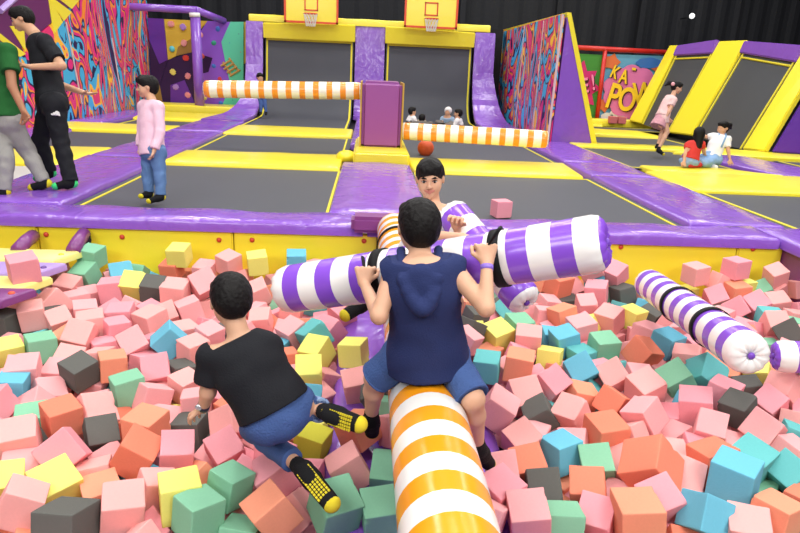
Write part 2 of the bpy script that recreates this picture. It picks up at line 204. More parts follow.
CUBES="""
g -2208 5176 -274 -46 114 990 75 162 1 0 21
g -2223 5050 -395 45 143 969 194 166 1 0 5
p -2323 4348 -120 -41 447 892 61 176 0 1 5
b -1927 5031 -381 328 511 779 -154 170 1 0 21
p -2196 5188 -541 763 -115 -122 624 150 3 0 21
p -2283 4876 -444 -69 56 980 180 158 3 0 5
p -2110 4605 -459 8 410 912 -1 156 3 1 5
p -1937 4344 -439 -73 533 843 10 154 3 3 5
p -1930 4818 -428 17 656 753 44 163 1 2 5
p -2211 4446 -426 201 282 908 237 185 3 2 5
k -2354 5188 -523 996 17 -68 -56 150 1 0 5
p -2510 5188 -419 972 201 41 -115 150 2 0 5
p -2526 5188 -583 973 177 90 119 150 0 0 5
p -2044 5188 -462 957 -114 -118 241 150 1 0 21
p -2110 4835 -504 933 66 22 354 150 1 0 5
g -1867 5195 -421 -65 56 957 -279 139 1 1 21
y -1509 5177 -239 11 49 993 109 157 0 0 19
c -1581 5188 -372 26 102 989 108 145 0 0 19
p -1911 5188 -607 854 192 -123 467 150 1 1 21
p -1305 5183 -383 11 120 986 113 161 3 1 19
p -1113 5180 -298 -43 325 937 117 157 3 0 19
p -1339 5188 -541 763 85 -138 626 150 0 1 0
y -1165 5188 -513 932 15 -135 336 150 2 0 0
p -1214 4737 -334 388 473 791 -20 179 0 2 0
k -1515 5188 -542 868 -152 -77 466 150 0 1 0
c -1715 5188 -544 894 168 -201 364 150 1 0 21
p -1617 5188 -702 929 0 7 371 150 0 6 0
y -1778 4854 -400 -55 5 957 285 165 1 0 21
k -1609 4802 -409 -49 23 985 164 165 0 0 19
p -1389 4616 -367 -31 19 995 89 173 0 4 0
p -1246 4441 -437 84 504 855 92 157 0 3 0
k -1286 4889 -497 983 -33 119 -136 150 0 0 0
p -1188 4725 -534 973 -119 -78 180 150 0 0 0
p -1393 4381 -453 -244 451 802 306 144 1 5 21
p -1684 4549 -487 826 -63 300 473 150 0 1 19
p -1540 4503 -496 856 129 -11 500 150 1 2 21
p -1662 4264 -430 -27 658 750 56 165 1 4 5
p -1629 4080 -445 -33 438 898 -10 143 1 6 5
k -2129 4306 -462 12 437 897 -64 145 3 0 5
y -879 5178 -288 -37 607 790 76 160 2 0 6
b -559 5177 -265 -51 669 739 52 158 2 0 6
p -393 5181 -337 18 226 973 -50 157 1 2 6
p -615 5188 -431 995 -51 19 81 150 1 1 6
p -613 5188 -587 791 -26 -42 610 150 1 0 6
p -1051 5188 -663 979 -135 75 133 150 1 0 0
p -1010 5188 -441 728 -198 -26 656 150 2 0 0
c -767 5111 -538 900 -147 -31 409 150 0 0 6
k -905 5198 -553 -269 538 721 344 139 0 0 6
p -822 4850 -435 790 227 0 -569 161 0 0 6
p -716 4314 -454 -83 689 701 161 143 3 1 6
c -662 4409 -561 931 126 -110 325 150 3 0 6
p -521 4482 -440 987 104 100 -66 153 3 0 6
p -532 4178 -489 -69 78 934 340 145 3 2 6
t -316 3963 -410 205 456 853 150 165 3 0 6
t -337 4654 -432 984 122 95 -92 165 1 0 6
p -150 4468 -439 -91 392 890 215 154 1 4 6
p -230 4143 -450 110 358 874 308 162 2 1 3
p -465 4046 -421 899 226 -51 -371 148 3 3 6
y -282 3764 -432 105 251 938 212 158 3 0 6
y -308 3495 -439 -159 659 718 157 154 2 0 3
c -479 3758 -502 984 -55 -7 167 150 2 0 2
p -439 3578 -550 736 34 -273 619 150 2 0 2
b -570 3933 -515 831 61 -26 552 150 3 0 6
y -50 3690 -393 808 -63 -25 585 150 2 1 3
p -27 3276 -403 -61 633 751 179 142 2 0 3
k -2371 4127 -436 2 134 990 31 156 2 0 7
p -2316 4322 -479 -348 412 814 215 144 2 0 7
p -2227 4200 -405 848 75 46 -522 158 2 1 7
p -2047 4190 -441 -181 400 882 172 143 3 4 5
p -1799 3924 -429 -84 45 935 343 162 3 6 5
p -1810 4121 -436 -10 550 835 20 169 3 5 5
g -1960 3755 -436 -8 459 888 -12 158 1 0 7
y -2142 3731 -456 -102 425 898 43 143 2 0 7
p -1895 3414 -435 -7 -136 985 102 164 1 0 7
p -1772 3694 -495 971 217 105 2 150 1 3 7
p -1763 3538 -507 696 107 -64 707 150 1 2 7
p -1596 3699 -493 986 -76 -79 -121 150 0 9 0
p -1578 3538 -578 723 128 55 676 150 1 6 7
c -1457 3548 -445 -20 522 852 -26 147 3 0 5
p -1441 3843 -438 -245 381 841 297 153 0 5 1
g -1532 4330 -568 795 -138 -69 587 150 0 0 0
p -1440 4201 -428 953 84 -25 -290 166 0 9 0
p -1369 3995 -520 860 -113 -59 494 150 2 5 1
p -1332 3745 -539 830 -41 80 550 150 0 4 1
b -1229 3894 -431 698 -613 -344 -138 165 2 0 1
p -1210 4160 -500 919 46 69 385 150 2 4 1
p -1004 4021 -452 -66 338 936 75 143 3 0 0
p -1049 3777 -442 -39 357 932 44 150 3 1 0
p -1188 3483 -439 -299 523 753 263 151 0 3 1
k -1092 3605 -524 933 -26 86 348 150 2 0 1
p -974 3319 -453 -68 340 937 45 143 2 1 1
p -1128 3359 -566 860 68 106 495 150 0 1 1
y -1004 3222 -601 865 -241 176 403 150 0 0 1
p -1005 3031 -525 984 166 34 -47 150 0 0 1
p -1116 3189 -463 929 -138 154 307 150 0 2 1
c -1037 2848 -432 -31 180 982 36 163 0 0 1
p -865 3120 -452 58 647 760 -5 143 2 0 1
k -859 2959 -515 995 -33 -48 -80 150 3 0 1
p -648 2921 -443 -81 617 600 503 148 1 1 1
p -840 2659 -442 -169 604 777 50 147 3 1 1
p -631 2710 -456 -189 412 849 271 143 3 0 1
p -781 3278 -501 983 133 80 -100 150 1 0 1
c -666 3129 -494 877 60 -66 472 150 1 0 1
k -1603 3444 -435 947 122 77 -287 153 1 1 7
g -1266 3254 -442 47 478 877 15 157 0 0 1
p -1740 3339 -533 903 160 212 338 150 1 1 7
p -1721 3159 -518 939 206 -265 74 150 3 1 7
b -1886 3266 -453 992 -1 67 106 143 3 0 7
p -1881 3082 -449 979 106 -151 -86 143 3 0 7
g -1659 3005 -504 976 82 4 200 150 3 0 7
p -1573 2720 -430 10 -193 975 110 164 3 2 7
p -1694 2689 -588 936 223 267 -52 150 2 1 8
c -1458 2899 -413 -54 404 913 25 155 1 0 7
p -1355 3003 -453 324 261 869 -267 168 0 6 1
k -1257 2852 -468 -332 461 808 156 143 0 0 1
p -1198 2755 -578 836 344 67 421 150 1 2 8
p -1339 2630 -432 -413 816 -293 -280 163 3 3 7
c -1247 3073 -563 894 6 141 425 150 0 2 1
b -295 3238 -470 -100 -29 893 438 143 2 0 2
o -230 2830 -500 813 47 52 578 150 1 0 2
c -8 2792 -393 908 -136 -159 364 150 1 0 3
k 100 3130 -393 715 -145 -227 646 150 1 0 3
g 142 2963 -393 978 -130 77 145 150 1 0 3
p 183 2803 -393 536 -168 140 815 150 1 0 3
p -43 2476 -397 187 592 767 165 150 1 0 4
p -355 2509 -437 758 -563 -284 -166 157 3 0 2
c -339 2197 -404 251 -259 931 46 153 1 0 23
p -259 2317 -511 -371 185 898 -149 146 0 0 4
g -89 2208 -387 700 -299 -483 -432 164 1 0 4
g -549 2422 -450 -72 299 949 -70 143 2 0 23
g -471 2221 -563 753 -63 134 642 150 1 0 23
g -632 2219 -436 -16 385 921 -62 151 0 0 23
y -735 2335 -437 8 561 827 -21 161 0 0 23
y -944 2586 -604 819 -88 -61 564 150 0 1 23
c -1010 2626 -429 725 -634 197 185 162 0 1 1
p -867 2437 -492 957 -37 155 243 150 0 1 23
p -833 2277 -595 905 218 -212 297 150 0 0 23
p -828 2092 -505 845 -232 -229 425 150 0 2 23
p -940 2250 -437 -109 575 811 0 158 1 1 8
k -1103 2126 -427 30 103 984 -142 171 1 0 8
y -1278 2422 -458 -151 367 905 153 163 1 0 8
y -1492 2431 -459 -94 -203 960 169 143 2 0 8
p -1328 2240 -410 -260 75 732 625 149 2 0 8
p -1181 2572 -526 978 -123 -75 147 150 1 0 8
c -1086 2414 -500 963 65 -14 260 150 1 0 8
p -1514 2600 -517 968 159 60 182 150 2 2 8
p 1892 5166 -224 22 706 602 373 179 0 0 17
p 2125 5176 -295 36 425 864 267 166 3 0 18
p 2430 5188 -500 978 -159 -91 96 150 3 0 11
k 2610 5188 -500 950 -69 -219 212 150 3 0 15
b 1966 5188 -391 -177 759 599 184 149 3 0 17
p 1896 4926 -389 -1 842 532 90 169 3 1 17
g 2087 5198 -519 -122 563 609 546 140 0 0 11
k 2166 5036 -437 102 595 796 35 156 0 0 11
c 1616 5068 -371 -65 493 865 70 172 1 0 10
p 1795 5190 -446 -100 557 694 444 153 0 1 18
k 1697 5015 -533 709 -4 -60 703 150 1 0 10
p 1772 4782 -447 -105 694 687 189 143 3 3 17
p 1956 5188 -646 872 77 146 460 150 0 4 11
c 1497 4493 -435 116 564 816 55 159 1 1 10
p 1835 4445 -428 61 401 903 144 166 0 2 11
p 1845 4384 -595 948 -39 -17 317 150 3 3 11
y 2047 4537 -442 -77 460 883 45 150 3 0 11
b 2300 4880 -500 858 -28 156 489 150 3 0 11
k 2244 4677 -493 919 142 44 364 150 3 0 11
p 2346 4553 -507 871 149 180 432 150 3 0 15
p 2013 4173 -435 -25 463 886 -16 160 3 1 15
b 2095 4033 -433 -75 500 862 48 162 0 0 16
p 1561 4244 -431 13 631 763 140 165 1 6 10
g 1616 3941 -434 -47 649 756 69 162 3 0 11
b 1377 4033 -434 772 122 -26 -623 162 3 1 10
t 1462 3902 -506 977 19 -17 212 150 3 1 10
b 1349 3590 -433 -114 536 716 432 160 3 2 10
c 1843 3838 -429 163 535 603 569 167 3 0 15
p 1975 3795 -575 917 148 52 367 150 3 3 16
p 1533 3519 -441 -17 592 701 398 152 3 6 15
p 1658 3348 -432 -14 560 803 201 167 0 3 16
g 1899 3463 -429 105 654 684 308 165 3 0 16
p 1412 2924 -504 893 -292 -54 338 150 2 4 22
p 1563 2787 -526 745 77 -94 656 150 0 1 24
p 1748 3206 -555 849 -45 -149 504 150 2 4 24
p 1717 3033 -574 962 -63 -191 185 150 0 2 24
p 1563 2978 -618 984 147 22 102 150 0 4 24
p 1529 3045 -435 272 453 847 55 157 0 5 24
c 1240 2838 -427 -18 626 779 43 170 2 2 22
c 1421 3238 -463 104 402 744 524 143 0 1 16
c 1277 3343 -494 992 52 113 23 150 1 1 9
p 1128 3054 -432 132 357 890 249 147 1 4 9
t 1394 3470 -562 806 208 153 533 150 1 0 9
p 1544 3323 -588 979 -158 -106 68 150 0 9 0
p 2829 5176 -276 4 570 820 48 161 1 1 15
p 3170 5173 -214 3 571 820 35 160 0 0 13
p 3345 5188 -566 909 197 -259 260 150 1 3 16
p 3577 5198 -403 70 579 739 337 136 3 1 13
y 3537 5188 -606 856 86 116 496 150 3 0 13
y 3273 5188 -388 971 58 34 228 150 0 0 13
p 3065 5186 -360 379 559 642 362 151 0 1 13
p 4139 5188 -528 943 -49 -117 307 150 1 0 13
p 3541 5183 -273 -24 638 736 228 149 3 0 13
c 3149 5053 -395 7 666 743 67 161 2 0 16
g 3449 5194 -420 -15 644 685 342 140 3 0 13
p 2827 5188 -544 993 -62 98 33 150 1 0 15
p 2968 5042 -442 -112 630 670 377 156 2 0 16
c 3726 5188 -576 743 193 124 628 150 3 0 13
y 3944 5188 -509 943 106 154 275 150 3 1 13
p 3432 4928 -440 -39 710 671 211 152 3 3 13
p 3832 5033 -530 921 33 -195 337 150 1 1 12
p 3611 4920 -500 965 -208 -9 157 150 3 6 13
p 3780 5188 -390 991 -114 -74 7 150 3 2 13
p 3210 4857 -434 -42 608 721 329 161 2 3 12
p 2112 3766 -433 107 281 953 21 162 3 1 16
t 3160 4587 -455 -23 781 625 7 165 2 0 12
p 3002 4780 -437 -65 544 588 595 157 1 2 16
p 2848 4716 -503 961 6 -54 272 150 1 0 16
p 2694 4221 -430 -171 532 828 58 164 2 0 12
c 2827 4345 -501 775 89 -30 625 150 2 0 12
p 3112 4435 -431 -158 707 632 277 154 2 1 12
k 3094 4244 -417 -57 558 583 588 161 2 0 12
g 2959 4245 -565 999 -22 -12 -37 150 2 0 12
p 3460 4710 -500 725 12 57 686 150 2 2 12
g 3344 4517 -501 859 19 20 512 150 1 0 12
p 3276 4383 -499 852 -96 17 515 150 1 0 12
t 2104 3532 -427 66 576 664 -472 182 3 0 16
p 2360 4120 -500 987 119 -44 99 150 3 0 16
p 2112 3321 -444 -54 923 378 -33 160 0 0 12
k 2090 3130 -431 96 441 880 147 150 3 0 12
p 2338 3229 -452 46 513 796 320 143 0 1 25
p 2505 3350 -431 305 449 816 200 165 3 0 12
p 2420 3092 -505 904 -130 167 373 150 2 0 25
t 2314 2936 -506 840 52 127 525 150 3 0 25
p 2114 2921 -436 122 468 749 453 158 0 0 25
p 1843 2949 -447 -186 824 477 244 143 2 1 24
p 1855 3133 -421 34 839 532 107 170 2 3 24
b 1919 3299 -515 944 -25 201 259 150 2 0 24
b 2154 3642 -604 987 -86 39 -129 150 3 0 16
p 2011 3459 -585 805 28 -194 561 150 3 4 16
p 1735 2836 -528 814 10 92 574 150 2 0 24
c 1697 2630 -448 119 630 767 -4 174 2 0 24
t 1875 2628 -430 -72 455 881 110 164 1 0 24
p 2197 2793 -500 962 76 124 230 150 3 0 25
b 1681 2433 -394 -3 383 924 2 183 1 0 24
b 1433 2204 -408 41 614 719 -324 150 3 0 24
p 1587 2147 -446 -39 829 544 127 156 0 0 14
c 1757 2233 -439 -17 493 869 -49 154 0 0 14
t 2033 2568 -456 97 523 757 379 144 2 0 14
g 1902 2552 -593 893 -47 -41 445 150 1 0 24
c 2030 2400 -512 969 -37 -63 237 150 2 0 14
p 1491 2562 -481 -203 39 914 -350 177 0 0 24
c 1345 2151 -559 749 175 -60 636 150 3 0 24
p 1295 2320 -431 -18 612 738 285 155 1 0 22
c 1138 2182 -408 37 728 683 42 173 1 0 22
c 1327 2502 -385 155 831 425 325 195 0 0 24
p 1191 2477 -565 902 73 -197 376 150 2 1 22
p 1283 2696 -518 981 71 -140 114 150 2 2 22
g 1120 2614 -446 -83 705 638 298 143 2 0 22
c 1017 2416 -450 -34 781 589 203 150 2 0 22
p 1009 2270 -478 -101 840 473 245 144 2 0 22
p 976 2128 -574 918 -198 -15 342 150 3 0 22
g 841 2197 -458 78 732 672 -81 143 0 0 22
p 641 2480 -403 -151 668 646 338 143 3 0 9
p 598 2312 -393 953 106 -27 282 150 1 1 20
p 682 2163 -393 -35 714 686 138 155 0 0 22
k 817 2427 -443 -212 658 639 338 143 0 0 22
c 788 2588 -450 -43 668 712 213 150 1 0 9
p 497 2141 -393 834 -77 237 492 150 1 0 20
p 721 3015 -390 -229 177 953 91 160 2 0 9
p 806 2794 -444 -47 495 832 246 148 1 0 9
k 970 3085 -460 158 690 651 272 144 1 0 9
p 923 3247 -434 382 618 651 -220 166 1 1 9
p 1115 3402 -436 -209 401 852 265 153 3 2 10
b 978 2705 -447 61 540 839 6 149 1 0 9
c 973 3624 -427 -37 807 589 4 168 3 0 26
p 1101 3672 -568 626 -49 -161 761 150 3 1 10
p 1120 4005 -427 -51 789 609 62 170 3 0 10
y 1241 3878 -502 848 -67 71 521 150 1 0 26
y 932 4105 -435 -67 502 847 160 165 3 0 26
y 780 4291 -500 890 -145 -33 432 150 3 1 26
k 733 4083 -393 933 -85 208 281 150 3 0 26
k 850 4570 -500 565 133 50 813 150 0 0 26
t 1109 4701 -463 -91 453 760 458 143 1 0 26
g 1108 4244 -431 -72 590 803 36 165 3 0 10
p 1410 4640 -500 729 -13 44 683 150 1 2 10
b 1340 4201 -500 997 58 42 -21 150 3 0 10
t 772 3620 -440 -32 798 598 62 154 3 0 26
p 679 3899 -393 885 134 162 416 150 3 0 26
c 830 4780 -500 967 -78 16 241 150 0 0 26
t 1409 5176 -532 989 -87 -32 115 150 2 0 10
c 1503 5188 -373 930 59 79 354 150 2 0 10
p 1602 5188 -534 830 -77 -257 489 150 1 1 10
p 1761 5188 -638 873 204 169 409 150 1 3 10
p 1500 4900 -500 981 67 106 146 150 1 0 10
p 990 5188 -500 977 -19 33 -211 150 2 0 26
g 126 2474 -403 -198 719 637 194 141 3 0 3
g 89 2203 -403 -94 639 751 137 141 0 0 20
"""
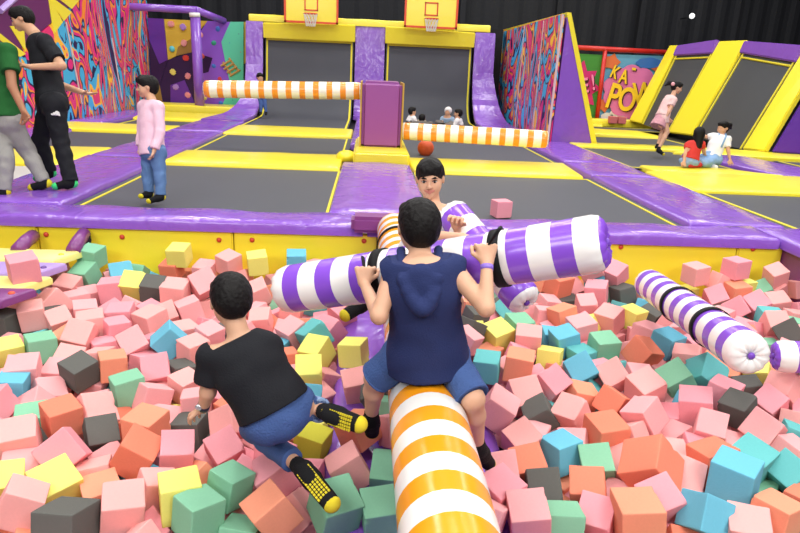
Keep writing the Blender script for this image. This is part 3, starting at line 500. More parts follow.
FILL="""93,177,-53 -79,176,-51 -269,417,-54 263,453,-56 253,296,-56 -250,343,-53 -246,444,-48 -45,476,-54 334,364,-48 337,411,-52 322,393,-51 -325,483,-49 -73,401,-55 -251,384,-49 202,432,-52 151,369,-50 -194,245,-54 -232,339,-49 -119,194,-55 330,335,-51 255,392,-50 -35,513,-55 136,441,-55 -220,352,-49 -318,454,-56 -343,514,-50 -79,458,-51 148,187,-52 165,438,-48 -335,536,-55 292,372,-52 -152,204,-50 -277,377,-56 -266,468,-49 -237,535,-49 -46,528,-48 -168,196,-51 207,192,-54 -91,444,-53 133,485,-55 -368,489,-55 -312,500,-53 -39,291,-51 -207,278,-55 -286,412,-56 299,407,-50 238,372,-53 -287,444,-51 103,386,-49 118,511,-50 -182,288,-52 -224,392,-52 245,240,-51 165,199,-56 -118,170,-49 283,270,-54 -272,496,-54 190,275,-56 102,437,-53 -244,321,-54 -89,353,-56 275,288,-51 256,320,-51 -284,485,-55 -239,362,-54 300,323,-54 247,280,-51 -63,366,-54 268,381,-56 -361,516,-56 222,212,-50 -211,317,-54 222,228,-51 288,341,-52 189,189,-52 -34,203,-52 254,367,-50 233,533,-56 -354,482,-51 120,180,-56 121,197,-56 -244,463,-51 294,446,-51 186,207,-54 185,409,-53 239,352,-52 -182,534,-55 -337,454,-50 -61,459,-54 84,497,-51 -38,492,-50 113,488,-51 -137,182,-50 -307,404,-56 304,519,-52 -96,426,-54 -47,185,-50 -314,427,-52 -126,215,-55 279,321,-56 -38,433,-51 259,256,-55 -272,398,-54 287,303,-54 172,251,-56 -298,534,-52 261,498,-55 197,292,-56 -79,381,-51 -209,255,-55 89,535,-54 -182,222,-50 -269,526,-50 318,319,-48 -69,197,-49 -201,353,-55 316,353,-50 146,234,-56 210,487,-53 250,484,-51 173,172,-54 -257,486,-54 -382,515,-50 -179,437,-55 -96,169,-49 -213,293,-51 121,316,-55 200,471,-54 305,298,-49 -63,332,-56 102,192,-52 318,535,-55 108,283,-50 86,399,-55 204,220,-54 126,527,-51 251,425,-49 -142,322,-55 -299,469,-53 -62,179,-53 124,299,-55 -189,271,-50 167,378,-55 -227,456,-56 105,326,-56 141,536,-52 -246,425,-54 90,294,-52 349,426,-51 93,338,-54 -29,183,-55 343,388,-52 -149,226,-52 259,535,-51 -261,355,-51 -259,434,-55 -214,406,-54 309,337,-53 -92,191,-51 -341,497,-54 -32,388,-56 91,374,-54 119,446,-54 220,424,-53 -209,333,-51 -269,451,-54 -24,481,-55 -80,415,-49 316,411,-52 177,536,-52 266,272,-54 -327,509,-54 -230,311,-54 -185,462,-54 -297,509,-54 234,265,-48 -295,383,-55 -155,176,-51 -266,338,-54 -50,318,-54 296,389,-53 -132,337,-55 345,345,-55 118,166,-48 -372,530,-54 -40,272,-51 166,234,-54 -313,525,-55 109,535,-49 -103,535,-50 -349,466,-52 -304,442,-54 157,411,-55 230,247,-49 -24,259,-53 271,363,-50 318,374,-52 261,350,-48 -176,242,-49 -152,535,-49 174,362,-50 -77,535,-54 -166,392,-52 -163,470,-56 236,390,-53 -282,359,-54 215,391,-55 240,219,-48 270,336,-50 350,372,-52 -251,404,-55 -301,485,-48 -294,426,-48 264,409,-53 -25,530,-49 292,285,-51 298,491,-56 -193,403,-51 288,536,-53 -111,487,-55 -201,387,-55 126,372,-55 217,264,-56 225,339,-53 -157,285,-56 -63,476,-54 329,467,-55 -123,534,-55 -166,218,-56 -72,256,-54 169,457,-54 -52,257,-53 -25,301,-54 -28,451,-54 -23,360,-55 265,472,-51 279,491,-54 -196,494,-54 298,462,-56 238,437,-49 194,533,-52 -107,183,-50 -112,438,-55 250,463,-52 -207,535,-49 134,172,-53 -110,390,-55 82,190,-51 -280,512,-49 -135,470,-56 -352,534,-56 -230,293,-55 96,469,-55 -263,510,-49 187,459,-55 341,477,-65 -320,481,-64 -273,511,-63 -261,464,-64 -177,487,-64 -135,230,-58 -162,404,-61 -53,490,-61 279,360,-63 166,532,-64 182,223,-64 254,439,-64 87,246,-60 232,419,-65 124,350,-58 136,279,-65 197,182,-65 -135,269,-64 153,207,-61 -56,303,-63 -214,373,-63 -197,454,-60 -158,254,-64 113,409,-61 215,325,-62 -192,472,-64 158,352,-65 -149,384,-59 -387,528,-61 -95,402,-60 203,403,-57 -154,331,-62 345,458,-63 -65,225,-64 322,345,-62 -215,389,-64 -250,372,-62 -290,456,-63 -140,307,-61 97,265,-61 246,528,-63 83,462,-64 220,478,-63 -80,339,-61 -300,394,-65 274,458,-65 85,319,-65 278,395,-61 -24,433,-63 304,354,-61 -54,272,-58 -311,416,-65 -78,474,-63 232,240,-63 -376,502,-60 135,385,-61 345,357,-65 -34,314,-60 113,386,-64 264,424,-60 248,359,-63 -43,415,-59 -34,249,-59 86,422,-62 -89,308,-64 340,372,-65 -294,521,-64 -22,208,-64 -97,219,-60 -223,356,-63 221,443,-62 -40,459,-60 231,309,-62 140,263,-60 303,308,-65 150,500,-64 148,379,-64 105,483,-63 130,409,-64 122,429,-59 127,500,-63 143,305,-61 -341,524,-64 339,427,-65 181,392,-62 -145,246,-63 231,462,-64 88,440,-63 -145,196,-62 221,500,-65 -341,478,-62 -206,510,-60 -219,284,-63 -339,461,-64 -122,346,-64 -112,288,-61 -183,355,-64 -24,344,-59 170,344,-58 -234,409,-60 -129,291,-63 302,374,-64 93,495,-65 236,216,-64 217,249,-62 -23,376,-61 310,435,-58 138,201,-63 -102,199,-64 -220,329,-61 -192,297,-63 -188,374,-64 243,479,-64 -134,446,-58 -245,494,-63 168,266,-61 -126,408,-62 283,503,-65 285,436,-65 -282,431,-60 160,427,-64 207,534,-59 -35,331,-62 313,461,-65 -331,433,-61 131,231,-59 -65,244,-62 159,396,-62 150,462,-65 -161,235,-59 267,530,-65 -69,319,-63 221,405,-63 256,338,-64 309,292,-64 -139,484,-62 325,384,-62 -41,397,-65 158,477,-62 -233,442,-65 273,253,-64 -202,434,-62 -176,410,-63 211,230,-64 322,495,-64 116,268,-60 -97,238,-63 183,194,-65 212,309,-65 -241,393,-63 115,528,-64 -111,307,-64 153,251,-64 105,296,-60 -74,187,-64 -93,288,-63 144,416,-64 -95,461,-57 148,440,-65 -205,327,-65 -110,211,-62 123,475,-63 274,301,-64 308,390,-63 91,283,-65 -121,428,-62 -182,322,-64 -46,241,-62 227,275,-63 -46,505,-63 101,421,-63 241,332,-59 304,448,-64 235,517,-65 -31,497,-65 137,363,-60 -66,418,-63 -228,491,-61 88,514,-64 -125,505,-63 85,388,-65 301,474,-65 -146,404,-64 -65,352,-65 325,364,-63 112,207,-64 -69,496,-64 247,272,-64 186,341,-59 -26,526,-63 -73,280,-60 -52,432,-62 179,365,-65 106,455,-60 106,179,-62 -125,245,-65 331,404,-65 343,533,-61 102,248,-62 -193,342,-62 -85,386,-65 281,421,-64 182,476,-65 -143,358,-62 92,359,-64 133,183,-63 305,412,-64 253,513,-63 -171,382,-64 -49,531,-64 129,457,-61 326,326,-62 -54,200,-58 207,276,-63 -106,412,-63 213,214,-64 107,349,-62 -189,426,-64 -23,412,-62 -149,272,-61 -202,404,-64 209,454,-61 -80,363,-63 190,240,-63 249,391,-65 -220,436,-61 243,494,-62 -258,386,-62 -65,535,-63 -259,326,-64 -48,339,-61 90,479,-65 86,200,-62 98,406,-62 164,186,-64 348,400,-63 247,316,-63 272,474,-65 -231,382,-62 -118,231,-62 -239,457,-64 -31,281,-65 105,506,-62 316,512,-65 -127,323,-64 -164,448,-63 189,305,-63 84,224,-63 -106,472,-62 176,489,-63 -239,331,-64 -80,266,-63 -226,536,-62 197,199,-65 205,505,-62 133,526,-65 -283,535,-62 -247,478,-65 -245,304,-64 -113,459,-63 250,227,-64 173,410,-65 -212,459,-64 229,356,-64 -210,528,-65 348,439,-62 200,317,-60 -190,260,-65 264,316,-64 -80,446,-64 -96,377,-59 -139,421,-62 -120,379,-64 -46,283,-64 -177,208,-65 200,420,-63 222,193,-60 -168,535,-65 -158,313,-65 -274,471,-62 -40,211,-64 -220,471,-60 214,292,-59 349,495,-63 -165,423,-61 168,214,-65 -43,379,-65 -59,382,-62 -85,324,-63 -231,424,-65 241,254,-60 -105,349,-63 -218,269,-64 -142,502,-65 -243,530,-64 247,376,-65 -256,449,-65 301,508,-63 83,272,-59 -76,298,-64 -152,458,-64 101,312,-62 155,225,-65 -212,492,-63 -29,222,-63 332,449,-65 -175,301,-64 268,348,-64 -273,350,-63 -161,194,-65 -125,361,-62 293,401,-63 -192,276,-65 -103,271,-65 -305,484,-63 -322,536,-64 217,379,-64 -211,343,-62 259,481,-64 184,288,-64 304,533,-63 -51,448,-62 324,424,-60 -142,530,-60 -93,440,-78 -162,284,-76 147,402,-77 -181,261,-77 267,363,-74 209,346,-77 266,500,-72 -243,505,-75 192,404,-72 -356,476,-77 92,391,-78 -293,467,-74 -81,219,-77 -87,505,-72 238,401,-77 282,270,-75 133,511,-75 267,432,-77 158,458,-78 -278,402,-77 -198,534,-73 197,228,-75 -167,500,-76 146,324,-77 216,282,-74 -234,487,-76 238,355,-76 -192,225,-76 -203,391,-73 -56,214,-72 -171,239,-71 139,384,-78 -170,465,-70 -83,414,-71 -64,490,-77 284,482,-73 -258,355,-70 105,459,-75 174,287,-77 302,330,-73 293,291,-70 -46,474,-71 316,487,-77 -98,253,-74 82,425,-77 92,472,-78 214,462,-77 262,238,-71 -169,436,-74 262,465,-72 99,233,-72 -332,489,-78 96,315,-77 -59,436,-78 -33,216,-78 -35,298,-75 113,474,-75 231,325,-70 -295,448,-74 -241,319,-76 246,252,-77 100,504,-76 -209,358,-70 -105,216,-75 94,217,-76 -377,508,-78 200,358,-72 204,447,-75 205,371,-78 178,218,-78 337,346,-76 -270,378,-72 176,245,-74 -36,256,-72 -31,457,-75 -92,326,-78 126,215,-74 237,373,-76 120,422,-76 290,518,-77 -23,249,-75 -189,504,-76 -242,347,-72 274,329,-73 179,352,-77 126,241,-70 -64,509,-78 224,305,-75 -242,379,-77 274,387,-73 -290,385,-78 105,292,-75 -224,500,-73 -315,528,-75 146,530,-74 -314,432,-74 -41,363,-75 -196,362,-78 194,280,-76 -253,412,-71 151,286,-70 288,383,-78 -191,310,-75 -254,519,-77 -284,489,-74 -44,448,-76 -176,342,-72 -28,423,-75 118,312,-71 -51,232,-74 -193,417,-77 -137,522,-74 205,531,-75 168,315,-75 222,433,-73 -124,483,-72 -32,192,-74 -359,532,-71 -103,366,-71 115,349,-74 -70,471,-76 82,403,-74 -22,514,-76 166,487,-75 94,192,-75 -122,220,-78 102,273,-77 -117,453,-78 250,410,-71 -145,491,-75 -262,493,-75 -108,486,-70 -92,519,-76 -330,468,-74 194,326,-72 -156,535,-75 141,490,-76 -157,447,-77 90,338,-74 286,317,-76 -322,507,-78 318,398,-77 -105,501,-78 225,386,-77 211,255,-76 323,306,-72 150,303,-78 191,431,-76 -223,441,-77 105,430,-77 -338,440,-77 135,295,-71 -238,293,-77 192,497,-71 110,367,-73 164,402,-75 -216,311,-78 -255,336,-76 -175,366,-72 -321,449,-71 -23,349,-75 239,431,-75 -54,388,-76 -117,434,-76 342,523,-77 146,197,-77 -278,364,-73 -184,479,-78 230,287,-72 166,440,-73 182,535,-72 -226,400,-75 -249,427,-78 -360,506,-76 -45,426,-76 -156,476,-71 -274,520,-76 -25,321,-77 241,502,-77 -96,392,-77 -66,264,-77 -105,232,-78 323,534,-72 -124,332,-77 -262,455,-77 220,204,-77 -266,439,-74 234,264,-70 -382,527,-75 167,375,-76 -138,256,-72 -141,394,-78 -24,365,-74 -63,335,-78 -147,344,-76 142,368,-74 243,303,-76 -71,288,-78 -136,362,-75 -157,381,-74 334,316,-78 -83,249,-75 -235,519,-75 -267,472,-77 179,455,-76 124,440,-72 163,516,-77 -202,447,-77 -304,408,-76 -162,339,-74 -137,201,-77 -307,490,-77 -98,415,-78 -245,362,-76 190,481,-76 -147,211,-71 -105,287,-77 -74,525,-73 -160,217,-77 304,422,-76 -92,487,-76 -281,427,-76 103,257,-77 -52,256,-71 -109,316,-76 268,417,-75 -91,275,-77 252,328,-78 -153,302,-74 -154,323,-77 -76,318,-77 -118,294,-76 147,473,-77 -22,486,-78 -265,393,-76 -78,352,-75 306,355,-77 -338,507,-71 274,282,-73 203,505,-78 -119,533,-76 250,286,-78 -296,506,-74 -58,367,-73 179,392,-78 -171,313,-73 132,345,-77 214,413,-77 -48,514,-77 -157,401,-76 -204,477,-76 -51,297,-77 -48,336,-76 -217,517,-74 254,425,-72 -178,292,-77 175,504,-75 121,194,-74 160,238,-71 121,398,-71 -52,314,-78 -176,514,-75 276,519,-70 159,213,-77 -92,534,-71 -301,536,-72 -156,239,-76 293,533,-75 299,438,-74 177,329,-72 340,489,-76 -148,288,-71 134,315,-78 196,257,-75 103,530,-73 -188,240,-73 225,449,-75 201,303,-77 -93,354,-71 -124,192,-73 -308,460,-70 127,269,-73 -23,285,-77 340,414,-73 -124,275,-75 -153,416,-73 -209,296,-73 116,327,-70 -139,468,-72 -178,397,-76 -204,254,-75 312,379,-74 203,210,-76 204,472,-70 140,248,-73 86,533,-75 -135,413,-76 -134,450,-73 -120,396,-76 -235,414,-76 206,388,-73 -207,505,-75 -62,457,-74 -348,454,-77 -139,378,-73 -214,424,-71 320,429,-77 257,349,-76 -206,376,-77 -131,500,-75 -54,280,-76 -35,235,-76 227,230,-74 126,530,-78 86,363,-78 84,261,-75 153,419,-78 338,508,-71 287,402,-77 136,449,-74 319,448,-78 299,460,-73 136,226,-74 -350,495,-77 -118,253,-78 298,276,-76 212,192,-71 -134,309,-77 147,269,-73 -38,274,-76 277,352,-77 -155,363,-73 -142,436,-72 -185,442,-76 -277,456,-72 222,529,-73 -175,275,-74 -87,374,-76 158,502,-77 -230,305,-71 -52,193,-73 204,269,-78 168,200,-72 124,361,-78 219,333,-75 -218,340,-76 -53,408,-76 315,339,-78 -119,512,-78 178,269,-74 -172,199,-76 299,488,-75 -24,406,-77 83,487,-78 250,451,-75 -102,339,-75 -172,411,-78 155,343,-77 -226,371,-78 -77,453,-78 118,256,-72 91,245,-78 126,463,-75 163,263,-78 -95,461,-73 -119,359,-76 350,429,-78 265,269,-73 -87,203,-78 237,205,-77 229,483,-75 -213,409,-77 330,380,-77 -235,536,-77 -226,325,-75 281,445,-76 350,378,-76 -178,329,-78 -152,263,-76 100,444,-77 242,341,-71 102,407,-78 -78,429,-73 -350,518,-75 -274,503,-77 220,243,-76 251,364,-78 -52,499,-76 -31,381,-74 340,397,-77 259,300,-78 209,487,-77 100,379,-73 82,293,-76 118,228,-75 -67,196,-74 -101,302,-77 -219,465,-77 -73,368,-77 186,379,-76 -202,344,-76 -119,468,-75 291,354,-71 -68,405,-78 -135,235,-76 325,475,-76 -102,428,-70 117,518,-76 -369,520,-72 -257,534,-75 -374,490,-77 183,204,-77 137,414,-77 260,525,-77 -65,307,-75 116,501,-77 155,387,-77 247,534,-77 -299,428,-78 338,439,-77 -180,530,-74 287,339,-74 -248,464,-74 140,429,-71 177,424,-74 -69,386,-75 141,211,-73 243,470,-77 -265,418,-77 249,485,-78 259,396,-75 -208,269,-77 182,304,-77 226,511,-76 -23,534,-76 310,521,-76 125,488,-73 -76,234,-72 -54,351,-75 -254,481,-78 275,535,-78 244,518,-77 207,428,-74"""
EN=190.;EF=330.
# ------------------------------------------------------------------ SETTING: black hall
def st(name,bm,m,smooth=False): return tag(mesh_obj(name,bm,m,None,smooth),kind='structure')
st('floor',box_bm(-10,16,-4,24,-1.0,-.86),mat('concrete floor',(60,60,64),.8))
def corr(x0,x1,z0,z1,y,step,amp):      # ribbed black sheet wall
    bm=bmesh.new(); n=int((x1-x0)/step); a=[]
    for i in range(n+1):
        x=x0+i*step; yy=y-(amp if i%4 in(0,1) else 0)
        a.append((bm.verts.new((x,yy,z0)),bm.verts.new((x,yy,z1))))
    for p,q in zip(a,a[1:]): bm.faces.new((p[0],q[0],q[1],p[1]))
    return bm
st('wall_back',corr(-10,16,-.86,8.5,23,.16,.04),M_wall)
st('wall_left',box_bm(-10.2,-10,-4,24,-.86,8.5),M_wall)
st('wall_right',box_bm(16,16.2,-4,24,-.86,8.5),M_wall)
st('wall_front',box_bm(-10,16,-4.2,-4,-.86,8.5),M_wall)
st('ceiling',box_bm(-10,16,-4,24,8.5,8.7),M_wall)
bm=bmesh.new()
for x in (-6,-1.5,3,6.2,9,12.5): box_bm(x-.09,x+.09,22.72,22.9,-.86,8.5,bm=bm)
for z in (5.5,): box_bm(-10,16,22.74,22.88,z-.08,z+.08,bm=bm)
st('trim_1',bm,M_wall)
# deck body under the pads (hidden steel), pit walls
st('trim_2',box_bm(-10,16,5.56,22.6,-.86,-.14),M_black)
st('trim_3',box_bm(3.86,16,-4,5.56,-.86,-.14),M_black)
st('trim_4',box_bm(-10,-4.6,-4,5.56,-.86,-.14),M_black)
st('trim_5',box_bm(-4.6,3.86,-4,.55,-.86,-.14),M_black)
# padded pit walls
for i,(x0,x1,lab,bt) in enumerate([(-4.6,-2.76,'yellow padded pit wall panel behind the padded slats, under the purple edge pad',[(46,234.5)]),(-2.75,-1.13,'yellow padded pit wall panel between the purple tube and the crouching boy',[(122,237),(219,240)]),
      (-1.12,.1,'yellow padded pit wall panel behind the left end of the hand-held roller',[(252,240),(364,241)]),(.11,3.32,'long yellow padded pit wall panel behind the lying striped roller',[(621,247)]),(3.33,3.745,'short yellow padded pit wall panel meeting the maroon wall',[(753,249)])]):
    bm=box_bm(x0,x1,5.45,5.55,-.84,-.085,.012)
    o=tag(mesh_obj('padded_wall_panel',bm,M_yel),lab,'wall padding','padded yellow wall panels of the foam pit')
    for q in bt:
        p=PY(q[0],q[1],5.445); bm=bmesh.new(); bmesh.ops.create_uvsphere(bm,u_segments=12,v_segments=8,radius=.022)
        bmesh.ops.transform(bm,matrix=Matrix.Translation(p)@Matrix.Diagonal((1,.7,1,1)),verts=bm.verts); tag(mesh_obj('button',bm,M_red,o,True),'round red button')
o=tag(mesh_obj('padded_wall_panel',box_bm(3.75,3.85,.6,5.55,-.84,-.085,.012),M_mauve),'maroon padded side wall of the foam pit in the right corner','wall padding')
p=V((3.745,4.92,-.19)); bm=bmesh.new(); bmesh.ops.create_uvsphere(bm,u_segments=12,v_segments=8,radius=.024); bmesh.ops.translate(bm,vec=p,verts=bm.verts); tag(mesh_obj('button',bm,mat('crimson button',(190,50,70),.4),o,True),'round crimson button')
tag(mesh_obj('padded_wall_panel',box_bm(-4.7,-4.6,.6,5.44,-.84,-.085,.012),M_mauve),'maroon padded pit wall at the far left, outside the picture','wall padding')
# ------------------------------------------------------------------ deck pads
pad('edge_pad',-4.7,-.02,5.42,5.88,M_pur,'long purple edge pad along the pit, left of the striped orange roller',zt=.0,th=.1,wob=.008,seed=1,n=(50,3))
pad('edge_pad',.02,3.68,5.42,5.88,M_pur,'purple edge pad along the pit, right of the seated boys',zt=.0,th=.1,wob=.008,seed=2,n=(40,3))
pad('edge_pad',3.70,4.6,.6,5.88,M_pur,'purple edge pad running down the right side of the pit',zt=.0,th=.1,wob=.008,seed=3,n=(5,40))
G='purple walkway pads between the trampolines'
def walk(x0,x1,ys,labs,seed,corn=None):
    for (a,b),l in zip(zip(ys,ys[1:]),labs):
        pad('walkway_pad',x0,x1,a+.008,b-.008,M_pur,l,zt=.012,th=.12,wob=.007,seed=seed+int(a*3),group=G,n=(5,int((b-a)*5)+2))
walk(-3.72,-2.74,(5.89,8.9,12.6,14.9),('purple walkway pad under the teenager in black','middle purple walkway pad left of the boy in pink','far purple walkway pad with wavy surface on the left'),10)
walk(-.34,.6,(5.89,9.18),('wide purple walkway pad below the yellow plinth',),20)
walk(-.3,.42,(11.4,14.3,17.4),('purple walkway pad behind the mauve tower','farthest purple walkway pad between the two back trampolines'),25)
walk(3.08,4.02,(5.89,8.75,10.1,13.1),('purple walkway pad nearest the pit corner on the right','purple walkway pad at the end of the long yellow pad','purple walkway pad in front of the graffiti wedge'),30)
walk(3.0,3.66,(13.12,14.2),('short purple pad at the foot of the graffiti wedge',),35)
# curved transition on the left far end
def ribbon(pts_l,pts_r,th,m,name,label,cat='pad',group=None,parent=None):
    bm=bmesh.new(); A=[];n=len(pts_l)
    for i in range(n):
        l,r=V(pts_l[i]),V(pts_r[i])
        t=(V(pts_l[min(i+1,n-1)])-V(pts_l[max(i-1,0)])).normalized(); nn=(r-l).cross(t).normalized()
        A.append([bm.verts.new(l),bm.verts.new(r),bm.verts.new(r-nn*th),bm.verts.new(l-nn*th)])
    for a,b in zip(A,A[1:]):
        for k in range(4): bm.faces.new((a[k],a[(k+1)%4],b[(k+1)%4],b[k]))
    bm.faces.new(A[0][::-1]); bm.faces.new(A[-1]); bmesh.ops.recalc_face_normals(bm,faces=bm.faces)
    bmesh.ops.bevel(bm,geom=[e for e in bm.edges if e.calc_face_angle(0)>.9],offset=.015,segments=2,affect='EDGES')
    o=mesh_obj(name,bm,m,parent,False)
    if label: tag(o,label,cat,group)
    return o
def arc(x,z1,y0,yb,n=12,R=.9):           # profile: flat from y0, curving up to the vertical at yb
    pts=[(x,y0,-.07)]
    for i in range(n+1):
        a=math.pi/2*i/n; pts.append((x,yb-R+R*math.sin(a),-.07+R-R*math.cos(a)))
    pts.append((x,yb+.1,z1)); return pts
def widen(pts,x0,k): return [(p[0]+(x0-p[0])*max(0,1-i/k),p[1],p[2]) for i,p in enumerate(pts)]
ribbon(widen(arc(-3.22,2.27,14.95,18,R=1.7),-3.72,7),arc(-2.78,2.27,14.95,18,R=1.7),-.1,M_pur,'walkway_pad','purple pad curving up the back wall beside the climbing wall','pad',G)
ribbon(arc(-.40,2.3,17.42,18.1,R=.6),arc(.38,2.3,17.42,18.1,R=.6),-.1,M_pur,'walkway_pad','purple upright pad between the two back trampolines','pad',G)
ribbon(arc(2.74,2.26,14.2,18,R=1.5),widen(arc(3.28,2.26,14.2,18,R=1.5),3.66,12),-.1,M_pur,'walkway_pad','purple pad curving up between the right back trampoline and the graffiti wedge','pad',G)
# yellow cross pads
GY='yellow pads across the trampoline court'
def yp(c,l,seed): pad('cross_pad',0,1,0,1,M_yel,l,zt=.0,th=.09,corners=[(a,b,0) for a,b in c],wob=.004,seed=seed,group=GY,n=(14,3))
yp([(-2.70,8.68),(-.36,8.66),(-.36,9.98),(-2.70,9.9)],'yellow pad behind the large left trampoline',1)
yp([(-2.74,12.62),(-.32,12.72),(-.32,14.2),(-2.74,14.1)],'second yellow pad on the left, below the left striped arm',2)
yp([(.64,8.68),(2.95,8.72),(3.05,10.0),(.6,9.95)],'yellow pad with a pointed end behind the large right trampoline',3)
yp([(-6.0,8.12),(-3.76,8.12),(-3.76,9.85),(-6.0,9.6)],'yellow pad behind the legs of the teenager in black',4)
yp([(-6.0,12.2),(-3.76,12.2),(-3.76,13.5),(-6.0,13.5)],'yellow pad in front of the left graffiti wall',5)
yp([(-5.2,14.95),(-3.0,14.9),(-3.1,16.9),(-5.6,16.9)],'far yellow pad at the foot of the climbing wall',6)
yp([(4.06,7.92),(8.4,7.92),(8.4,9.45),(4.12,9.45)],'broad yellow pad on the right in front of the two sitting girls',7)
yp([(4.1,12.7),(7.2,12.5),(7.2,13.2),(4.1,13.25)],'yellow pad at the foot of the purple wedge end',8)
yp([(5.0,15.8),(7.0,15.2),(7.0,16.9),(4.9,17.2)],'yellow pad running to the middle inclined strip',9)
yp([(4.9,18.6),(6.6,18.4),(6.9,19.25),(4.9,19.25)],'farthest yellow pad below the comic posters',10)
yp([(5.8,12.2),(9.6,11.7),(9.6,12.45),(7.25,13.2)],'yellow pad at the foot of the near inclined trampoline',11)
pad('cross_pad',0,1,0,1,M_yel,'yellow pad strip on the far right behind the broad yellow pad',zt=.0,th=.09,corners=[(4.3,9.47,0),(6.3,9.47,0),(5.7,10.05,0),(4.3,10.1,0)],seed=12,group=GY,n=(8,2))
pad('side_pad',4.9,7.6,10.28,12.15,M_pur,'purple pad under the girl in blue overalls',zt=.0,th=.09,corners=[(6.3,9.6,0),(7.4,9.6,0),(7.05,11.95,0),(5.9,12.05,0)],seed=44,n=(5,8))
pad('side_pad',-6,-5,10,16,M_pur,'purple pad along the foot of the left graffiti wall',zt=.02,th=.1,corners=[(-5.95,13.52,0),(-5.3,13.52,0),(-5.3,16.8,0),(-5.95,16.8,0)],seed=45,n=(3,10))
pad('side_pad',-6,-5,10,12,M_pur,'purple pad behind the rear leg of the teenager in black',zt=.015,th=.1,corners=[(-5.98,9.7,0),(-5.3,9.9,0),(-5.3,12.1,0),(-5.98,12.1,0)],seed=46,n=(3,8))
pad('floor_mat',-6.2,-3.76,5.9,8.08,mat('pale grey mat',(196,192,186),.6,.3,.2,8),'pale grey floor mat left of the purple walkway',zt=-.03,th=.1,n=(6,6))
pad('side_pad',0,1,0,1,M_mauve,'mauve pad at the far right edge behind the broad yellow pad',zt=.0,th=.09,corners=[(7.45,9.5,0),(9,9.5,0),(9,10.1,0),(7.45,10.1,0)],seed=47,n=(4,2))
# trampolines: mat + yellow webbing
GT='dark trampoline beds set in the deck'
def tramp(x0,x1,y0,y1,lab,z=-.05,corn=None):
    c=[V(q) for q in (corn or rect(x0,x1,y0,y1))]
    cen=sum(c,V())/4; t=thing('trampoline',lab,'trampoline',(cen.x,cen.y,z-.04),GT)
    bm=bmesh.new(); n=10; g=[]
    for j in range(n+1):
        row=[]
        for i in range(n+1):
            u,v=i/n,j/n; p=c[0].lerp(c[1],u).lerp(c[3].lerp(c[2],u),v); s=math.sin(math.pi*u)*math.sin(math.pi*v)*.02
            row.append(bm.verts.new((p.x,p.y,z-s)))
        g.append(row)
    for j in range(n):
        for i in range(n): bm.faces.new((g[j][i],g[j][i+1],g[j+1][i+1],g[j+1][i]))
    mesh_obj('jumping_mat',bm,M_mat,t,True)
    bm=bmesh.new(); w=.035; ins=.10
    q=[c[k]+(cen-c[k]).normalized()*ins*1.2 for k in range(4)]; q2=[p+(cen-p).normalized()*w*1.3 for p in q]
    o=[bm.verts.new((p.x,p.y,z+.006)) for p in q]; i_=[bm.verts.new((p.x,p.y,z+.006)) for p in q2]
    for k in range(4): bm.faces.new((o[k],o[(k+1)%4],i_[(k+1)%4],i_[k]))
    r=bmesh.ops.extrude_face_region(bm,geom=bm.faces[:]); bmesh.ops.translate(bm,vec=(0,0,-.009),verts=[v for v in r['geom'] if isinstance(v,bmesh.types.BMVert)])
    bmesh.ops.recalc_face_normals(bm,faces=bm.faces)
    mesh_obj('webbing',bm,M_band,t)
    return t
tramp(-2.72,-.28,5.5,8.75,'large dark trampoline bed under the boy in the pink shirt')
tramp(.56,3.08,5.5,8.8,'large dark trampoline bed with the loose pink cube on it')
tramp(-2.74,-.3,9.85,12.7,'dark trampoline bed between the two yellow pads on the left')
tramp(.5,3.05,9.9,14.0,'dark trampoline bed with the orange ball')
tramp(-5.95,-3.7,9.7,12.25,'dark trampoline bed behind the teenager in black')
tramp(-5.2,-3.6,13.4,15.0,'small dark trampoline bed by the left graffiti wall')
tramp(4.1,8.6,5.9,8.0,'dark trampoline bed at the right edge beside the purple walkway')
tramp(4.1,6.0,10.0,12.9,'dark trampoline bed under the girl in the pink skirt')
tramp(4.6,7.1,13.7,15.3,'dark trampoline bed between two yellow pads right of the wedge')
tramp(4.4,5.55,17.25,18.5,'far dark trampoline bed below the comic posters')
tramp(7.45,9.6,10.15,11.75,'dark trampoline bed at the right edge behind the mauve pad')
tramp(5.6,8.4,17.25,18.35,'far dark trampoline bed at the foot of the inclined trampolines')
# wall trampolines at the back
def wall_tramp(x0,x1,yb,lab,y0=14.2,R=1.0):
    t=thing('wall_trampoline',lab,'trampoline',((x0+x1)/2,yb,-.05),'upright trampolines on the back wall')
    def prof(e,z1,dz=0): 
        pts=[(y0,-.04+dz)]
        for i in range(11):
            a=math.pi/2*i/10; pts.append((yb-R+(R-e)*math.sin(a),-.04+R-(R-e)*math.cos(a)))
        pts.append((yb+.1-e,z1)); return pts
    p=prof(0,1.95); bm=bmesh.new(); A=[(bm.verts.new((x0,y,z)),bm.verts.new((x1,y,z))) for y,z in p]
    for a,b in zip(A,A[1:]): bm.faces.new((a[0],a[1],b[1],b[0]))
    mesh_obj('jumping_mat',bm,M_mat,t,True)
    bm=bmesh.new(); p=prof(.02,1.88,.02)
    box_bm(x0+.03,x1-.03,y0+.03,y0+.08,-.03,-.015,bm=bm)
    for xa in (x0+.05,x1-.05):
        A=[(bm.verts.new((xa-.022,y,z)),bm.verts.new((xa+.022,y,z))) for y,z in p]
        for a,b in zip(A,A[1:]): bm.faces.new((a[0],a[1],b[1],b[0]))
    box_bm(x0+.03,x1-.03,yb+.06,yb+.08,1.84,1.89,bm=bm)
    mesh_obj('webbing',bm,M_band,t); return t
wall_tramp(-2.74,-.44,18.0,'left upright back trampoline below the left basketball board',14.3,1.3)
wall_tramp(.42,2.70,18.0,'right upright back trampoline below the right basketball board',13.9,.8)
